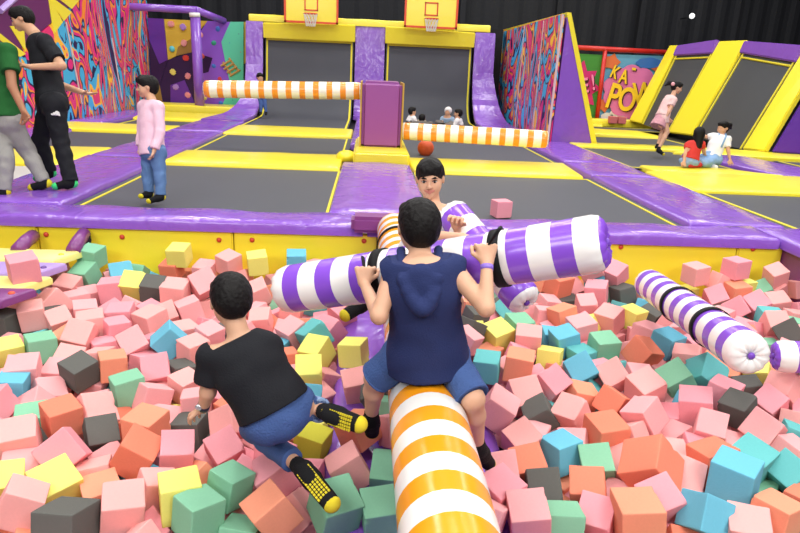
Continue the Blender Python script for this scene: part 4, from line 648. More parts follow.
ribbon([(-2.76,17.92,2.26),(-2.76,18.0,1.9)],[(-.4,17.92,2.31),(-.4,18.0,1.9)],.1,M_yel,'header_pad','yellow header pad above the left upright trampoline','pad','yellow header pads of the back trampolines')
ribbon([(.38,17.92,2.31),(.38,18.0,1.9)],[(2.72,17.92,2.26),(2.72,18.0,1.9)],.1,M_yel,'header_pad','yellow header pad above the right upright trampoline','pad','yellow header pads of the back trampolines')
pad('top_beam_pad',-3.15,3.14,18.05,18.6,M_yel,'long yellow top pad along the back trampoline wall','pad',zt=2.46,th=.17,n=(30,2))
st('trim_6',box_bm(-3.3,3.6,18.62,18.9,-.14,2.4),M_black)
# basketball boards
def hoop(x0,x1,z0,lab,y=17.62):
    t=thing('basketball_board',lab,'basketball hoop',((x0+x1)/2,y,z0),'basketball boards on the back wall'); h=.86
    mesh_obj('board',box_bm(x0,x1,y,y+.05,z0,z0+h,.008),M_yel,t)
    def fr(a,b,c,d,w,yy,nm):
        bm=bmesh.new()
        for q in ((a,b,c,c+w),(a,b,d-w,d),(a,a+w,c,d),(b-w,b,c,d)): box_bm(q[0],q[1],yy-.012,yy+.01,q[2],q[3],bm=bm)
        tag(mesh_obj(nm,bm,mat('orange red paint',(225,75,30),.4),t),'orange red painted frame')
    fr(x0-.02,x1+.02,z0-.02,z0+h+.02,.05,y-.01,'rim_frame')
    cx=(x0+x1)/2; fr(cx-.17,cx+.17,z0+.28,z0+.6,.03,y-.005,'aiming_square')
    bm=bmesh.new(); ring=[(cx+.17*math.cos(a),y-.2+.17*math.sin(a),z0+.2) for a in [2*math.pi*k/20 for k in range(21)]]; tube_bm(ring,.012,6,bm)
    tube_bm([(cx-.14,y-.02,z0+.2),(cx-.1,y-.1,z0+.2)],.012,6,bm); tube_bm([(cx+.14,y-.02,z0+.2),(cx+.1,y-.1,z0+.2)],.012,6,bm)
    mesh_obj('hoop_ring',bm,mat('orange red paint',(225,75,30)),t,True)
    bm=bmesh.new()
    for k in range(12):
        for d in (1,-1):
            pts=[(cx+(.17-.06*s)*math.cos(2*math.pi*(k/12+d*s*.12)),y-.2+(.17-.06*s)*math.sin(2*math.pi*(k/12+d*s*.12)),z0+.2-.3*s) for s in (0,.33,.66,1)]
            tube_bm(pts,.006,4,bm)
    mesh_obj('net',bm,mat('white cord',(225,225,220),.8),t)
hoop(-2.17,-.85,2.29,'yellow basketball board with red frame above the left back trampoline')
hoop(.86,2.18,2.31,'yellow basketball board with red frame above the right back trampoline')
# climbing wall
t=thing('climbing_wall','faceted climbing wall in yellow, purple and mint left of the back trampolines','climbing wall',(-4.7,18.95,0))
YC=18.9
def cw(pts): return [PY(a,b,YC) for a,b in pts]
cm=[mat('ochre panel',(214,178,62),.6,.3),mat('brown panel',(150,115,55),.6,.3),mat('dark plum panel',(48,18,70),.6,.3),mat('violet panel',(96,45,150),.6,.3),mat('lavender panel',(140,85,205),.6,.3),mat('mint panel',(95,205,170),.6,.3)]
polys=[([(164,19),(208,21),(192,38),(178,47),(176,56),(168,60)],0),([(176,56),(178,47),(192,38),(193,52)],1),([(164,107),(160,85),(168,60),(193,52),(197,107)],2),([(193,44),(208,21),(231,22),(222,42),(226,62),(213,58),(193,52)],4),([(193,52),(213,58),(209,72),(197,75)],2),([(197,75),(209,72),(213,58),(226,62),(231,85),(222,107),(197,107)],4),([(171,85),(185,80),(197,107),(171,107)],3),([(231,22),(244,22),(244,108),(222,107),(231,85),(226,62),(222,42)],5),([(244,22),(249,22),(247,62),(244,64)],0),([(148,18),(164,19),(168,60),(160,64),(150,40)],3),([(150,40),(160,64),(168,60),(160,85),(150,80)],2),([(150,80),(160,85),(164,107),(150,107)],1)]
bm=bmesh.new()
for pts,mi in polys:
    b2=quad_prism([p-V((0,.012*mi+.002*len(bm.verts)/8,0)) for p in cw(pts)],.06,(0,-1,0)); 
    me=bpy.data.meshes.new('x'); b2.to_mesh(me); b2.free(); n0=len(bm.faces); bm.from_mesh(me); bm.faces.ensure_lookup_table()
    for f in bm.faces[n0:]: f.material_index=mi
mesh_obj('climbing_panel',bm,cm,t)
holds=[(171,24,(225,150,150)),(183,27,(170,130,205)),(184,43,(225,150,150)),(186,58,(205,50,40)),(173,72,(230,215,110)),(188,76,(225,140,150)),(176,87,(170,130,205)),(188,95,(225,140,150)),(218,29,(60,110,200)),(214,43,(40,150,120)),(239,34,(70,50,110)),(230,43,(50,120,205)),(241,52,(190,60,60)),(214,66,(60,110,200)),(220,79,(205,50,60)),(233,100,(60,50,110)),(221,103,(50,120,205)),(201,35,(225,150,150)),(202,56,(210,80,70)),(205,98,(230,215,110)),(172,49,(90,190,200))]
for i,(a,b,c) in enumerate(holds):
    p=PY(a,b,YC-.03); bm=bmesh.new()
    if i<8: bmesh.ops.create_cube(bm,size=.16); bmesh.ops.bevel(bm,geom=list(bm.edges),offset=.03,segments=2,affect='EDGES')
    else: bmesh.ops.create_icosphere(bm,subdivisions=2,radius=.085)
    bmesh.ops.transform(bm,matrix=Matrix.Translation(p)@Matrix.Rotation(i,4,'Y')@Matrix.Diagonal((1,.6,.9,1)),verts=bm.verts)
    tag(mesh_obj('climbing_hold',bm,mat('hold %d %d %d'%c,c,.6),t,i>=8),None)
bm=bmesh.new()
for q in ([(223,62),(232,76)],[(229,58),(238,70)]): tube_bm([PY(*q[0],YC-.08),PY(*q[1],YC-.08)],.03,6,bm)
for k in range(4): tube_bm([PY(221+k*3,66+k*3.3,YC-.1),PY(231+k*3,60+k*3.3,YC-.1)],.03,6,bm)
mesh_obj('wooden_rung_ladder',bm,mat('tan wood',(190,150,85),.7),t)
for lab,x0,x1,y in (('yellow pad along the foot of the climbing wall',-5.9,-3.4,18.2),):
    pad('base_pad',x0,x1,y-.6,y+.5,M_yel,lab,zt=.12,th=.2,n=(8,3))
# purple goal-like frame
t=thing('padded_frame','purple padded post and crossbar in front of the climbing wall','frame',(-4.56,18.2,0)); yy=17.9
A=PY(195,14,yy); B=PY(200,109,yy); 
mesh_obj('post',tube_bm([A,V((A.x*.5+B.x*.5,yy,.9)),B],.13,12),M_pur,t,True)
C_=PY(107,5.5,yy-.3); D_=PY(196,10,yy)
mesh_obj('crossbar',tube_bm([C_,D_],.09,12),M_pur,t,True)
mesh_obj('crossbar',tube_bm([D_,PY(224,21,18.8)],.09,12),M_pur,t,True)
tag(mesh_obj('joint_sleeve',tube_bm([PY(194.5,13,yy-.02),PY(194.8,17,yy-.02)],.14,12),M_white,t,True),'white sleeve')
# left graffiti wall and starburst panel (on the plane x=-6)
def PX(px,py,x): r=ray(px,py); return CO+r*(x/r.x)
gl=[V((-6,8.4,-.1)),V((-6,19.0,-.1)),V((-6,19.0,3.4)),V((-6,16.2,2.95)),V((-6,14.7,2.35)),V((-6,11.6,1.12)),V((-6,8.4,.0))]
o=tag(mesh_obj('graffiti_wall',quad_prism(gl,.12,(1,0,0),.01),graffiti('graffiti left',.75,0)),'tall padded wall with pink, orange and blue swirling graffiti on the left','graffiti wall')
for (a,b),(c,d) in (((66,22),(82,104)),((112,38),(122,100))):
    p,q=PX(a,b,-5.985),PX(c,d,-5.985); mesh_obj('pale_seam',tube_bm([p,q],.016,6),mat('pale seam tape',(215,190,195),.6),o)
sb=[V((-6,4,-.1)),V((-6,8.38,.02)),V((-6,11.58,1.14)),V((-6,14.68,2.37)),V((-6,16.2,2.97)),V((-6,19.0,3.42)),V((-6,19,5.2)),V((-6,4,5.2))]
t=tag(mesh_obj('starburst_panel',quad_prism(sb,.1,(1,0,0)),mat('plum panel',(104,36,98),.5)),'plum panel with yellow starburst rays above the left graffiti','wall panel')
def tri(a,b,c): 
    p=[PX(*q,-5.99) for q in (a,b,c)]; mesh_obj('yellow_ray',quad_prism(p,.02,(1,0,0)),M_yel,t)
tri((58,-2),(81,-2),(72,9)); tri((72,12),(45,-8),(64,21)); tri((54,34),(48,-6),(63,22)); tri((26,54),(-4,30),(20,57)); tri((24,26),(10,26),(26,52)); tri((-4,30),(-3,37),(20,57))
mesh_obj('lilac_edge_tape',tube_bm([PX(0,11,-5.98),PX(16,-3,-5.98)],.05,6),M_lil,t)
# graffiti wedge on the right
t=thing('graffiti_wedge','freestanding wedge wall with graffiti side and purple triangular end','wedge wall',(4.2,15.9,0))
x0=3.68; ya,yb2=13.3,21.2
mesh_obj('graffiti_panel',quad_prism([(x0,ya,-.05),(x0,ya,2.42),(x0,yb2,2.36),(x0,yb2,-.05)],.06,(-1,0,0)),graffiti('graffiti wedge',.62,3.3),t)
bm=quad_prism([(x0+.07,ya+.02,-.05),(x0+.12,ya+.02,2.42),(x0+.13,ya+.02,2.42),(x0+.92,ya+.02,-.05)],yb2-ya-.04,(0,-1,0)); mesh_obj('triangular_end',bm,M_pur,t)
bm=quad_prism([(x0+.09,ya,2.46),(x0+.18,ya,2.46),(x0+1.03,ya,-.05),(x0+.92,ya,-.05)],yb2-ya,(0,-1,0)); mesh_obj('sloped_edge_pad',bm,M_yel,t)
tag(mesh_obj('corner_tape',tube_bm([(x0-.01,ya-.01,-.02),(x0+.02,ya-.01,2.42)],.025,6),mat('pale seam tape',(215,190,195)),t),'pale tape')
for q in ((14.6,1),(16.4,1)): mesh_obj('corner_tape',tube_bm([(x0-.01,q[0],0),(x0-.01,q[0],2.38)],.014,6),mat('pale seam tape',(215,190,195)),t)
# comic posters on the back
YP=20.0
t=thing('comic_poster','comic poster reading KA-POW in yellow letters on a pink burst','poster',(7.8,YP,0)); 
def poly_at(pts,y,th,m,name,par,lab=None):
    o=mesh_obj(name,quad_prism([PY(a,b,y) for a,b in pts],th,(0,-1,0)),m,par); 
    if lab: o['label']=lab
    return o
def burst(cx,cy,rx,ry,n,y,m,par,name,rot=0):
    pts=[]
    for k in range(2*n):
        a=math.pi*k/n+rot; f=1 if k%2==0 else .68; pts.append((cx+rx*f*math.cos(a),cy+ry*f*math.sin(a)))
    return poly_at(pts,y,.008,m,name,par)
def cloud(cx,cy,rx,ry,n,y,m,par,name):
    pts=[(cx+rx*(1+.1*abs(math.sin(n*a/2)))*math.cos(a),cy+ry*(1+.1*abs(math.sin(n*a/2)))*math.sin(a)) for a in [2*math.pi*k/60 for k in range(60)]]
    return poly_at(pts,y,.008,m,name,par)
sky=mat('poster sky blue',(105,175,215),.5)
poly_at([(607,54),(664,56),(658,121),(598,120)],YP,.04,sky,'poster_sheet',t)
burst(612,62,9,9,5,YP-.05,mat('poster coral',(232,120,70),.5),t,'star_shape'); burst(658,66,9,8,5,YP-.05,mat('poster coral',(232,120,70)),t,'star_shape',.4)
burst(604,105,7,8,5,YP-.05,mat('poster coral',(232,120,70)),t,'star_shape',.2)
for a,b in ((607,117),(616,114),(624,119)): cloud(a,b,6,4,6,YP-.06,mat('poster white',(225,225,230),.5),t,'cloud_shape')
cloud(632,92,27,25,10,YP-.075,mat('poster pink',(225,120,180),.5),t,'burst_shape')
cloud(649,63,12,5,7,YP-.06,mat('poster blue',(60,120,200),.5),t,'cloud_shape')
def poster_text(txt,px,py,size,rotd,m,y,par,name='lettering',shear=0,m2=None):
    for k,(mm,dx,sz) in enumerate(((m2,1.2,1.0),(m,0,1.0))):
        if mm is None: continue
        o=mk(name,text_mesh(txt,size*sz,.008,shear),mm,None); p=PY(px+dx,py+dx*.8,y-.02*k)
        o.matrix_world=Matrix.Translation(p)@Matrix.Rotation(math.radians(rotd),4,'Y')@Matrix.Rotation(math.pi/2,4,'X')@Matrix.Diagonal((.7,1,1,1)); o.parent=par; o.matrix_parent_inverse=par.matrix_basis.inverted()
M_let=mat('poster yellow letter',(250,205,40),.5); M_sh=mat('poster dark outline',(70,30,40),.5)
for ch,px,py,sz,rr in (('K',609,76,.5,20),('A',618,82,.55,8),('-',631,73,.55,5),('P',604,106,1.02,12),('O',616,109,.95,5),('W',632,105,.92,-6)): poster_text(ch,px,py,sz,rr,M_let,YP-.12,t,m2=M_sh)
t2=thing('comic_poster','green comic poster with pink lettering on a magenta burst beside the wedge','poster',(6.4,YP,0))
poly_at([(568,53),(603,55),(596,119),(560,118)],YP,.04,mat('poster green',(70,150,60),.5),'poster_sheet',t2)
burst(578,86,23,27,9,YP-.05,mat('poster magenta',(210,40,120),.5),t2,'burst_shape',.1)
burst(576,87,14,15,9,YP-.06,mat('poster dark magenta',(110,25,80),.5),t2,'burst_shape',.3)
for ch,px,py,sz,rr in (('V',572,93,.55,-8),('E',582,93,.6,-12),('!',592,90,.62,-14)): poster_text(ch,px,py,sz,rr,mat('poster pink letter',(240,130,185),.5),YP-.1,t2,m2=M_sh)
t3=thing('poster_frame','red tubular frame holding the two comic posters','frame',(7.3,YP-.1,0)); mr=mat('red steel',(200,40,35),.4)
for q in ([(568,47),(668,52.5)],): mesh_obj('rail',tube_bm([PY(*q[0],YP-.12),PY(*q[1],YP-.12)],.07,8),mr,t3,True)
mesh_obj('rail',tube_bm([PY(560,121,YP-.12),PY(660,123,YP-.12)],.05,8),mr,t3,True)
mesh_obj('upright',tube_bm([PY(605.5,49,YP-.12),PY(596.5,122,YP-.12)],.065,8),mr,t3,True)
mesh_obj('upright',tube_bm([PY(668,52,YP-.12),PY(662,122,YP-.12)],.06,8),mr,t3,True)
pad('step_pad',5.9,8.4,19.3,19.8,M_yel,'yellow pad at the foot of the comic posters','pad',zt=.1,th=.2,n=(8,2))
for k,(a,b) in enumerate(((613,121),(622,121))):
    p=PY(a,b,19.2); bm=bmesh.new(); box_bm(p.x-.11,p.x+.11,19.15,19.35,.0,.2,bm=bm); bmesh.ops.bevel(bm,geom=list(bm.edges),offset=.012,affect='EDGES'); tag(mesh_obj('foam_cube',bm,mat('foam deep pink',(205,110,115),.9)),'small pink foam cube below the posters, %s of a pair'%('left' if k==0 else 'right'),'foam cube')
# inclined trampolines on the right
def strip_pts(a,b,y): return PY(*a,y),PY(*b,y)
GI='inclined wall trampolines on the right'
s1l=strip_pts((630,121),(671,46),19.3); s1r=strip_pts((642,124),(680,46),18.8)
s2l=strip_pts((670,133),(721,42),17.0); s2r=strip_pts((693,136),(749,41),15.9)
s3l=strip_pts((744,150),(806,50),13.4); s3r=strip_pts((766,152),(828,48),12.8)
def incl_pad(l,r,lab):
    n=(r[0]-l[0]).cross(l[1]-l[0]).normalized(); 
    if n.z<0: n=-n
    pts=[l[0],r[0],r[1],l[1]]
    o=mesh_obj('slope_pad',quad_prism([p+n*.06 for p in pts],.12,n,.02),M_yel); tag(o,lab,'pad','yellow pads between the inclined trampolines')
incl_pad(s1l,s1r,'far yellow slope pad beside the comic posters'); incl_pad(s2l,s2r,'middle yellow slope pad between the inclined trampolines'); incl_pad(s3l,s3r,'near yellow slope pad at the right picture edge')
def incl_bed(a,b,lab,hl):
    pts=[a[0],b[0],b[1],a[1]]; n=(pts[1]-pts[0]).cross(pts[3]-pts[0]).normalized()
    if n.z<0: n=-n
    c=sum(pts,V())/4; t=thing('inclined_trampoline',lab,'trampoline',(c.x,c.y,0),GI)
    mesh_obj('jumping_mat',quad_prism(pts,.02,n),M_mat,t)
    bm=bmesh.new(); 
    for u in (.05,.95):
        tube_bm([pts[0].lerp(pts[1],u)+n*.015,pts[3].lerp(pts[2],u)+n*.015],.025,6,bm)
    tube_bm([pts[3].lerp(pts[2],.05).lerp(pts[0].lerp(pts[1],.05),.04)+n*.015,pts[3].lerp(pts[2],.95).lerp(pts[0].lerp(pts[1],.95),.04)+n*.015],.025,6,bm)
    mesh_obj('webbing',bm,M_band,t)
    up=(pts[3]-pts[0]).normalized(); q=[pts[3]-up*.12+n*.09,pts[2]-up*.12+n*.09,pts[2]+up*.45+n*.09,pts[3]+up*.45+n*.09]
    tag(mesh_obj('top_pad',quad_prism([pts[3]+n*.08,pts[2]+n*.08,pts[2]+V((0,0,.36)),pts[3]+V((0,0,.30))],.12,n,.02),M_pur,t),'purple top pad')
def dn(p,k): return (p[0],p[0].lerp(p[1],k))
incl_bed(dn(s1r,.87),dn(s2l,.87),'far inclined trampoline behind the girl in the pink skirt','')
incl_bed(dn(s2r,.87),dn(s3l,.87),'near inclined trampoline behind the two sitting girls','')
c=[s3r[0]+V((.1,0,0)),s3r[0]+V((4,-1.2,0)),s3r[1]+V((4,-1.2,.4)),s3r[1]+V((.1,0,0))]
n=(c[1]-c[0]).cross(c[3]-c[0]).normalized(); tag(mesh_obj('slope_pad',quad_prism(c,.1,-n if n.y<0 else n,.02),mat('deep purple vinyl',(92,42,160),.35,.5,.3,6)),'deep purple slope pad at the right picture edge','pad')
# little fixture on the wall
t=thing('spotlight','small white spotlight on the dark wall at upper right','spotlight',PY(692,16,22.4)); 
p=PY(692,16,22.4); bm=bmesh.new(); bmesh.ops.create_uvsphere(bm,u_segments=12,v_segments=8,radius=.09); bmesh.ops.translate(bm,vec=p,verts=bm.verts); mesh_obj('lamp_head',bm,mat('pale lamp glass',(235,235,235),.3,emit=1.2),t,True)
mesh_obj('bracket',tube_bm([p,p+V((-.14,.05,-.06)),p+V((-.14,.5,-.06))],.02,6),M_black,t)
# mauve tower with rotating arms
t=thing('sweeper_tower','mauve padded tower of the sweeper game standing on a yellow plinth','tower',(.2,10.4,0))
bm=box_bm(-.1,.49,9.9,10.8,.12,1.09,.05,seg=3); mesh_obj('tower_body',bm,mat('mauve tower vinyl',(150,78,150),.35,.5,.15,6,coat=.15),t,False)
bm=bmesh.new()
for xa in (-.115,.505): box_bm(xa-.012,xa+.012,9.88,10.82,.1,1.08,bm=bm)
mesh_obj('yellow_edge',bm,mat('tan piping',(190,150,60),.6),t)
bm=box_bm(-.2,.6,9.22,11.3,-.1,.14,.03,seg=3); mesh_obj('plinth',bm,M_yel,t,False)
bm=bmesh.new(); bmesh.ops.create_uvsphere(bm,u_segments=12,v_segments=8,radius=.12); bmesh.ops.transform(bm,matrix=Matrix.Translation((-.3,9.6,.02))@Matrix.Diagonal((1.3,1.2,.8,1)),verts=bm.verts); mesh_obj('corner_bolster',bm,M_yel,t,True); tower=t
OW=[((244,150,50),.42),((243,240,232),1)]
def roller(name,label,a,b,r,m,capm=None,seg=36,cat='roller',group=None,straps=(),pucker=True,capcol=None,nl=30,taper=None):
    """inflated cylinder from a to b with rounded puckered ends; local x = axis"""
    a,b=V(a),V(b); Ln=(b-a).length; bm=bmesh.new(); rings=[]; rb=r*.28
    xs=[0]; prof=[(0,0)]
    pr_=[(.0,.12*r),(-.012,.25*r),(-.02,.5*r),(-.012,.75*r),(.006,.92*r),(.03,.985*r),(.06,r)]
    full=[(q[0],q[1]) for q in pr_]+[(Ln*i/nl,r) for i in range(1,nl) if .08<Ln*i/nl<Ln-.08]+[(Ln-q[0],q[1]) for q in pr_[::-1]]
    rd=random.Random(int(Ln*1000)); wp=[rd.uniform(0,6.28) for _ in range(4)]
    for x,rr in full:
        row=[]; end=min(x,Ln-x)<.05
        for k in range(seg):
            an=2*math.pi*k/seg; w=1+(.02*math.sin(14*an+wp[0])*(1 if end else 0))+.006*math.sin(3*an+x*9+wp[1])
            rx=x+(.004*math.sin(11*an+wp[2]) if end and rr<r*.99 and pucker else 0)
            row.append(bm.verts.new((rx,rr*w*math.cos(an),rr*w*math.sin(an))))
        rings.append(row)
    for A,B in zip(rings,rings[1:]):
        for k in range(seg): bm.faces.new((A[k],A[(k+1)%seg],B[(k+1)%seg],B[k]))
    bm.faces.new(rings[0][::-1]); bm.faces.new(rings[-1])
    bmesh.ops.recalc_face_normals(bm,faces=bm.faces)
    e=thing(name,label,cat,(0,0,0),group); frame_obj(e,a,b)
    o=mesh_obj('striped_cover',bm,m,None,True); o.parent=e
    if capcol:
        for x,sg in ((-.022,-1),(Ln+.022,1)):
            bm=bmesh.new(); bmesh.ops.create_uvsphere(bm,u_segments=16,v_segments=8,radius=1); bmesh.ops.transform(bm,matrix=Matrix.Translation((x-sg*.008,0,0))@Matrix.Diagonal((.012,r*.17,r*.17,1)),verts=bm.verts)
            q=mesh_obj('end_button',bm,capcol,None,True); q.parent=e; q['label']='purple end button'
    for xs_ in straps:
        bm=bmesh.new(); rg=[]
        for dx,dr in ((-.02,.002),(-.02,.008),(.02,.008),(.02,.002)):
            rg.append([bm.verts.new((xs_+dx,(r*1.012+dr)*math.cos(2*math.pi*k/32),(r*1.012+dr)*math.sin(2*math.pi*k/32))) for k in range(32)])
        for A,B in zip(rg,rg[1:]+rg[:1]):
            for k in range(32): bm.faces.new((A[k],A[(k+1)%32],B[(k+1)%32],B[k]))
        bmesh.ops.recalc_face_normals(bm,faces=bm.faces)
        q=mesh_obj('strap',bm,M_strap,None,True); q.parent=e; q['label']='black webbing strap'
    return e
m_arm=stripes('orange white arm stripes',OW,0,.205)
for q in ((PY(205,89,10.35),PY(361,91,10.35)),(PY(547,139.5,9.7),PY(402,131,10.1))):
    e=roller('sweeper_arm','orange and white striped sweeper arm',q[0],q[1],.13,m_arm); M_=e.matrix_world.copy(); e.parent=tower; e.matrix_parent_inverse=Matrix.Translation(-tower.location)
    for k_ in ('category','group'):
        if k_ in e: del e[k_]
p=PZ(425,151,.0); bm=bmesh.new(); bmesh.ops.create_uvsphere(bm,u_segments=20,v_segments=14,radius=.135); bmesh.ops.translate(bm,vec=(p.x,p.y-.1,.06),verts=bm.verts)
tag(mesh_obj('ball',bm,mat('orange ball rubber',(222,95,50),.5,.4,.3,60),None,True),'orange ball lying below the right striped arm','ball')
# big orange roller across the pit, on a purple inflatable base
m_or=stripes('orange white roller stripes',[((250,160,25),.50),((246,243,238),1)],0,.195,phase=-.06)
def mk_roller_main():
    return roller('beam_roller','large orange and white striped roller lengthwise over the pit, straddled by the boys',(.272,.75,0),(.25,5.36,-.01),.15,m_or,cat='roller',nl=60,straps=(4.05,))
mk_roller_main()
pad('inflatable_base',-.16,.72,.7,5.3,M_pur,'long purple inflatable mat lying under the orange roller','mat',zt=-.5,th=.3,wob=.012,seed=60,n=(10,50),bev=.06)
tag(mesh_obj('anchor_block',box_bm(-.12,.26,5.32,5.55,-.05,.09,.03),M_mauve),'mauve padded block where the orange roller meets the pit edge','pad')
bm=box_bm(-.1,.6,5.3,5.42,-.8,-.3,.02); tag(mesh_obj('roller_support',bm,M_black),'black support under the far end of the orange roller','support')
# purple and white rollers
PW=[((138,82,212),.47),((246,243,240),1)]
cap_p=mat('purple end button',(120,70,190),.5)
a,b=P(284,290,2.95),P(603,243,2.36); hp=((b-a).length-.065)/8
roller('pugil_roller','purple and white striped roller held up between the two sitting boys',a,b,.108,stripes('purple white stripes held',PW,0,hp,phase=hp-.065),straps=(),group=None,capcol=cap_p)
ax=(b-a).normalized(); HL=(b-a).length
roller('pugil_roller','short purple and white roller with puckered end facing the camera',P(451,212,3.36),P(525,301,3.04),.087,stripes('purple white stripes short',PW,0,.17,phase=-.03),straps=(),capcol=cap_p)
ra,rb_=P(648,283,4.75),P(750,355,3.2); rl=(rb_-ra).length; rp=rl/(round(rl/.178)+.22)
roller('pugil_roller','purple and white roller with black straps lying across the pink cubes on the right',ra,rb_,.108,stripes('purple white stripes lying',PW,0,rp,phase=.64*rp),straps=(.62,1.12),capcol=cap_p)
roller('pugil_roller','purple and white roller end poking in at the right picture edge',P(776,356,3.75),P(915,362,3.6),.092,stripes('purple white stripes edge',PW,0,.17,phase=.08),capcol=cap_p)
# padded slat bridge at left
t=thing('slat_bridge','bridge of padded yellow, lilac and maroon slats at the left edge of the pit','bridge',(-3,4.5,-.3))
sl=[((84,256),(0,252),.17,M_yelp,(232,205,60)),((68,269),(0,268),.15,M_lil,(120,90,160)),((54,283),(0,281),.15,M_yelp,(240,220,70)),((38,295),(0,293),.15,M_mauve,(225,90,60))]
for i,(e1,e2,hw,m,bc) in enumerate(sl):
    p=PZ(*e1,-.2); x1=p.x-.08; yc=p.y+.02; hw=(.15,.14,.13,.12)[i]
    c=[(-4.3,yc-hw,0),(x1-.12,yc-hw,0),(x1+.03,yc+hw*.6,0),(-4.3,yc+hw,0)]
    c=[(-4.3,yc-hw,0),(x1-.1,yc-hw,0),(x1,yc+hw,0),(-4.3,yc+hw,0)]
    s=mesh_obj('slat',grid_slab(c,-.2,.06,(12,2),.002,i,.02),m,t,True)
    for px in ((60,254,),(47,264),(29,279),(11,292)) [i:i+1]:
        q=PZ(px[0],px[1],-.19); bm=bmesh.new(); bmesh.ops.create_uvsphere(bm,u_segments=12,v_segments=8,radius=.022); bmesh.ops.transform(bm,matrix=Matrix.Translation((q.x,yc,-.2))@Matrix.Diagonal((1,1,.6,1)),verts=bm.verts); mesh_obj('button',bm,mat('slat button %d'%i,bc,.5),s,True)
for a,b in (((33,236),(18,250)),((84,234),(73,251))):
    p=PY(*a,5.4); q=PZ(*b,-.2); bm=tube_bm([p,p.lerp(q,.5)+V((0,0,.01)),q],.055,12)
    tag(mesh_obj('hanger_tube',bm,M_mauve,t,True),'mauve padded hanger')
mesh_obj('rope',tube_bm([PY(87,233,5.4),PY(89,240,5.35),PY(87,252,5.3)],.02,6),M_strap,t,True)
# loose cube on the trampoline
M_FP=[mat('foam pink',(238,168,170),.95,.15,.25,60,var=.05,vscale=14),mat('foam rose',(236,156,166),.95,.15,.25,60,var=.05,vscale=14),mat('foam peach pink',(240,170,166),.95,.15,.25,60,var=.05,vscale=14)]
FOAM={'p':M_FP,'c':[mat('foam coral',(236,152,122),.95,.15,.25,60,var=.05,vscale=14),mat('foam deep coral',(228,132,106),.95,.15,.25,60,var=.05,vscale=14)],'y':[mat('foam yellow',(236,231,122),.95,.15,.25,60,var=.04,vscale=14)],
 'g':[mat('foam green',(134,192,158),.95,.15,.25,60,var=.05,vscale=14)],'b':[mat('foam blue',(108,184,208),.95,.15,.25,60,var=.05,vscale=14)],'t':[mat('foam teal',(104,184,184),.95,.15,.25,60,var=.05,vscale=14)],
 'k':[mat('foam charcoal',(98,98,94),.95,.15,.25,60,var=.05,vscale=14)],'o':[mat('foam olive yellow',(196,192,66),.95,.15,.25,60,var=.06,vscale=14)]}
# ------------------------------------------------------------------ foam cubes
def cube_variant(seed):
    rd=random.Random(seed); bm=bmesh.new(); r=.028
    ts=[-.5,-.486,-.472]+[-.40+.8*i/7 for i in range(8)]+[.472,.486,.5]; n=len(ts); vm={}
    chips=[]
    for _ in range(rd.choice([1,2,2,3])):
        ax=rd.randrange(3); s=[rd.choice((-.5,.5)) for _ in range(3)]; s[ax]=rd.uniform(-.5,.5) if rd.random()<.6 else s[ax]
        chips.append((V(s),rd.uniform(.05,.13),rd.uniform(.3,.75)))
    sk=[rd.uniform(-.03,.03) for _ in range(6)]
    def vert(p):
        k=tuple(round(q,4) for q in p)
        if k in vm: return vm[k]
        p=V(p); inn=V([max(-.5+r,min(.5-r,q)) for q in p]); d=p-inn
        if d.length>1e-6: p=inn+d.normalized()*r
        o=V(p)
        for c,R,f in chips:
            dd=(o-c).length
            if dd<R: p=p-o*(1-dd/R)*f*R*1.6*(.8+.4*math.sin(40*o.x+23*o.y+31*o.z))
        p=p*(1+.012*math.sin(5*o.x+sk[0]*99)*math.sin(4*o.y+sk[1]*99)); p=V((p.x+sk[0]*o.y+sk[1]*o.z*.6,p.y+sk[2]*o.z,p.z+sk[3]*o.x*.6))
        p*=1
        vm[k]=bm.verts.new(p); return vm[k]
    for a in range(3):
        for s in (-.5,.5):
            for i in range(n-1):
                for j in range(n-1):
                    q=[]
                    for u,v in ((ts[i],ts[j]),(ts[i+1],ts[j]),(ts[i+1],ts[j+1]),(ts[i],ts[j+1])):
                        p=[0,0,0]; p[a]=s; p[(a+1)%3]=u; p[(a+2)%3]=v; q.append(vert(p))
                    bm.faces.new(q if s>0 else q[::-1])
    me=bpy.data.meshes.new('foam_cube'); bm.to_mesh(me); bm.free(); me.materials.append(M_FP[0])
    me.polygons.foreach_set('use_smooth',[True]*len(me.polygons)); return me
CV=[cube_variant(s) for s in range(14)]
def foam(loc,rot,size,m,label,group=None,v=0):
    o=bpy.data.objects.new('foam_cube',CV[v%len(CV)]); COL.objects.link(o)
    o.location=loc; o.rotation_mode='QUATERNION'; o.rotation_quaternion=rot; o.scale=(size,)*3
    o.material_slots[0].link='OBJECT'; o.material_slots[0].material=m
    return tag(o,label,'foam cube',group)
LM=["the crouching boy's head", "the crouching boy's watch", "the crouching boy's hips", "the crouching boy's raised sole", "the crouching boy's lower sole", "the padded slats' right ends", 'the left end of the hand-held roller', 'the left picture edge halfway down', 'the bottom left picture corner', "the hooded boy's right shin", 'the puckered end of the short roller', 'the far end of the lying roller', 'the near end of the lying roller', 'the right pit wall corner', 'the bottom right picture corner', 'the upper strap of the lying roller', 'the lower strap of the lying roller', 'the right end of the hand-held roller', 'the wall button above the pink stack', 'the third red wall button from the left', "the orange roller's near end", 'the purple hanger tube at the wall', 'the bottom picture edge right of the roller', 'the bottom picture edge below the crouching boy', 'the stacked light blue cubes bottom right', 'the right-hand picture edge below the roller', "the hooded boy's elbow by the yellow cubes"]
CW={'p':'pink','c':'coral','y':'yellow','g':'green','b':'light blue','t':'teal','k':'dark grey','o':'olive yellow'}
RK=['nearest to','second nearest to','third nearest to','fourth nearest to','fifth nearest to','sixth nearest to','seventh nearest to']
DR=['left of','right of','above','below']
used={}
rc=random.Random(11)
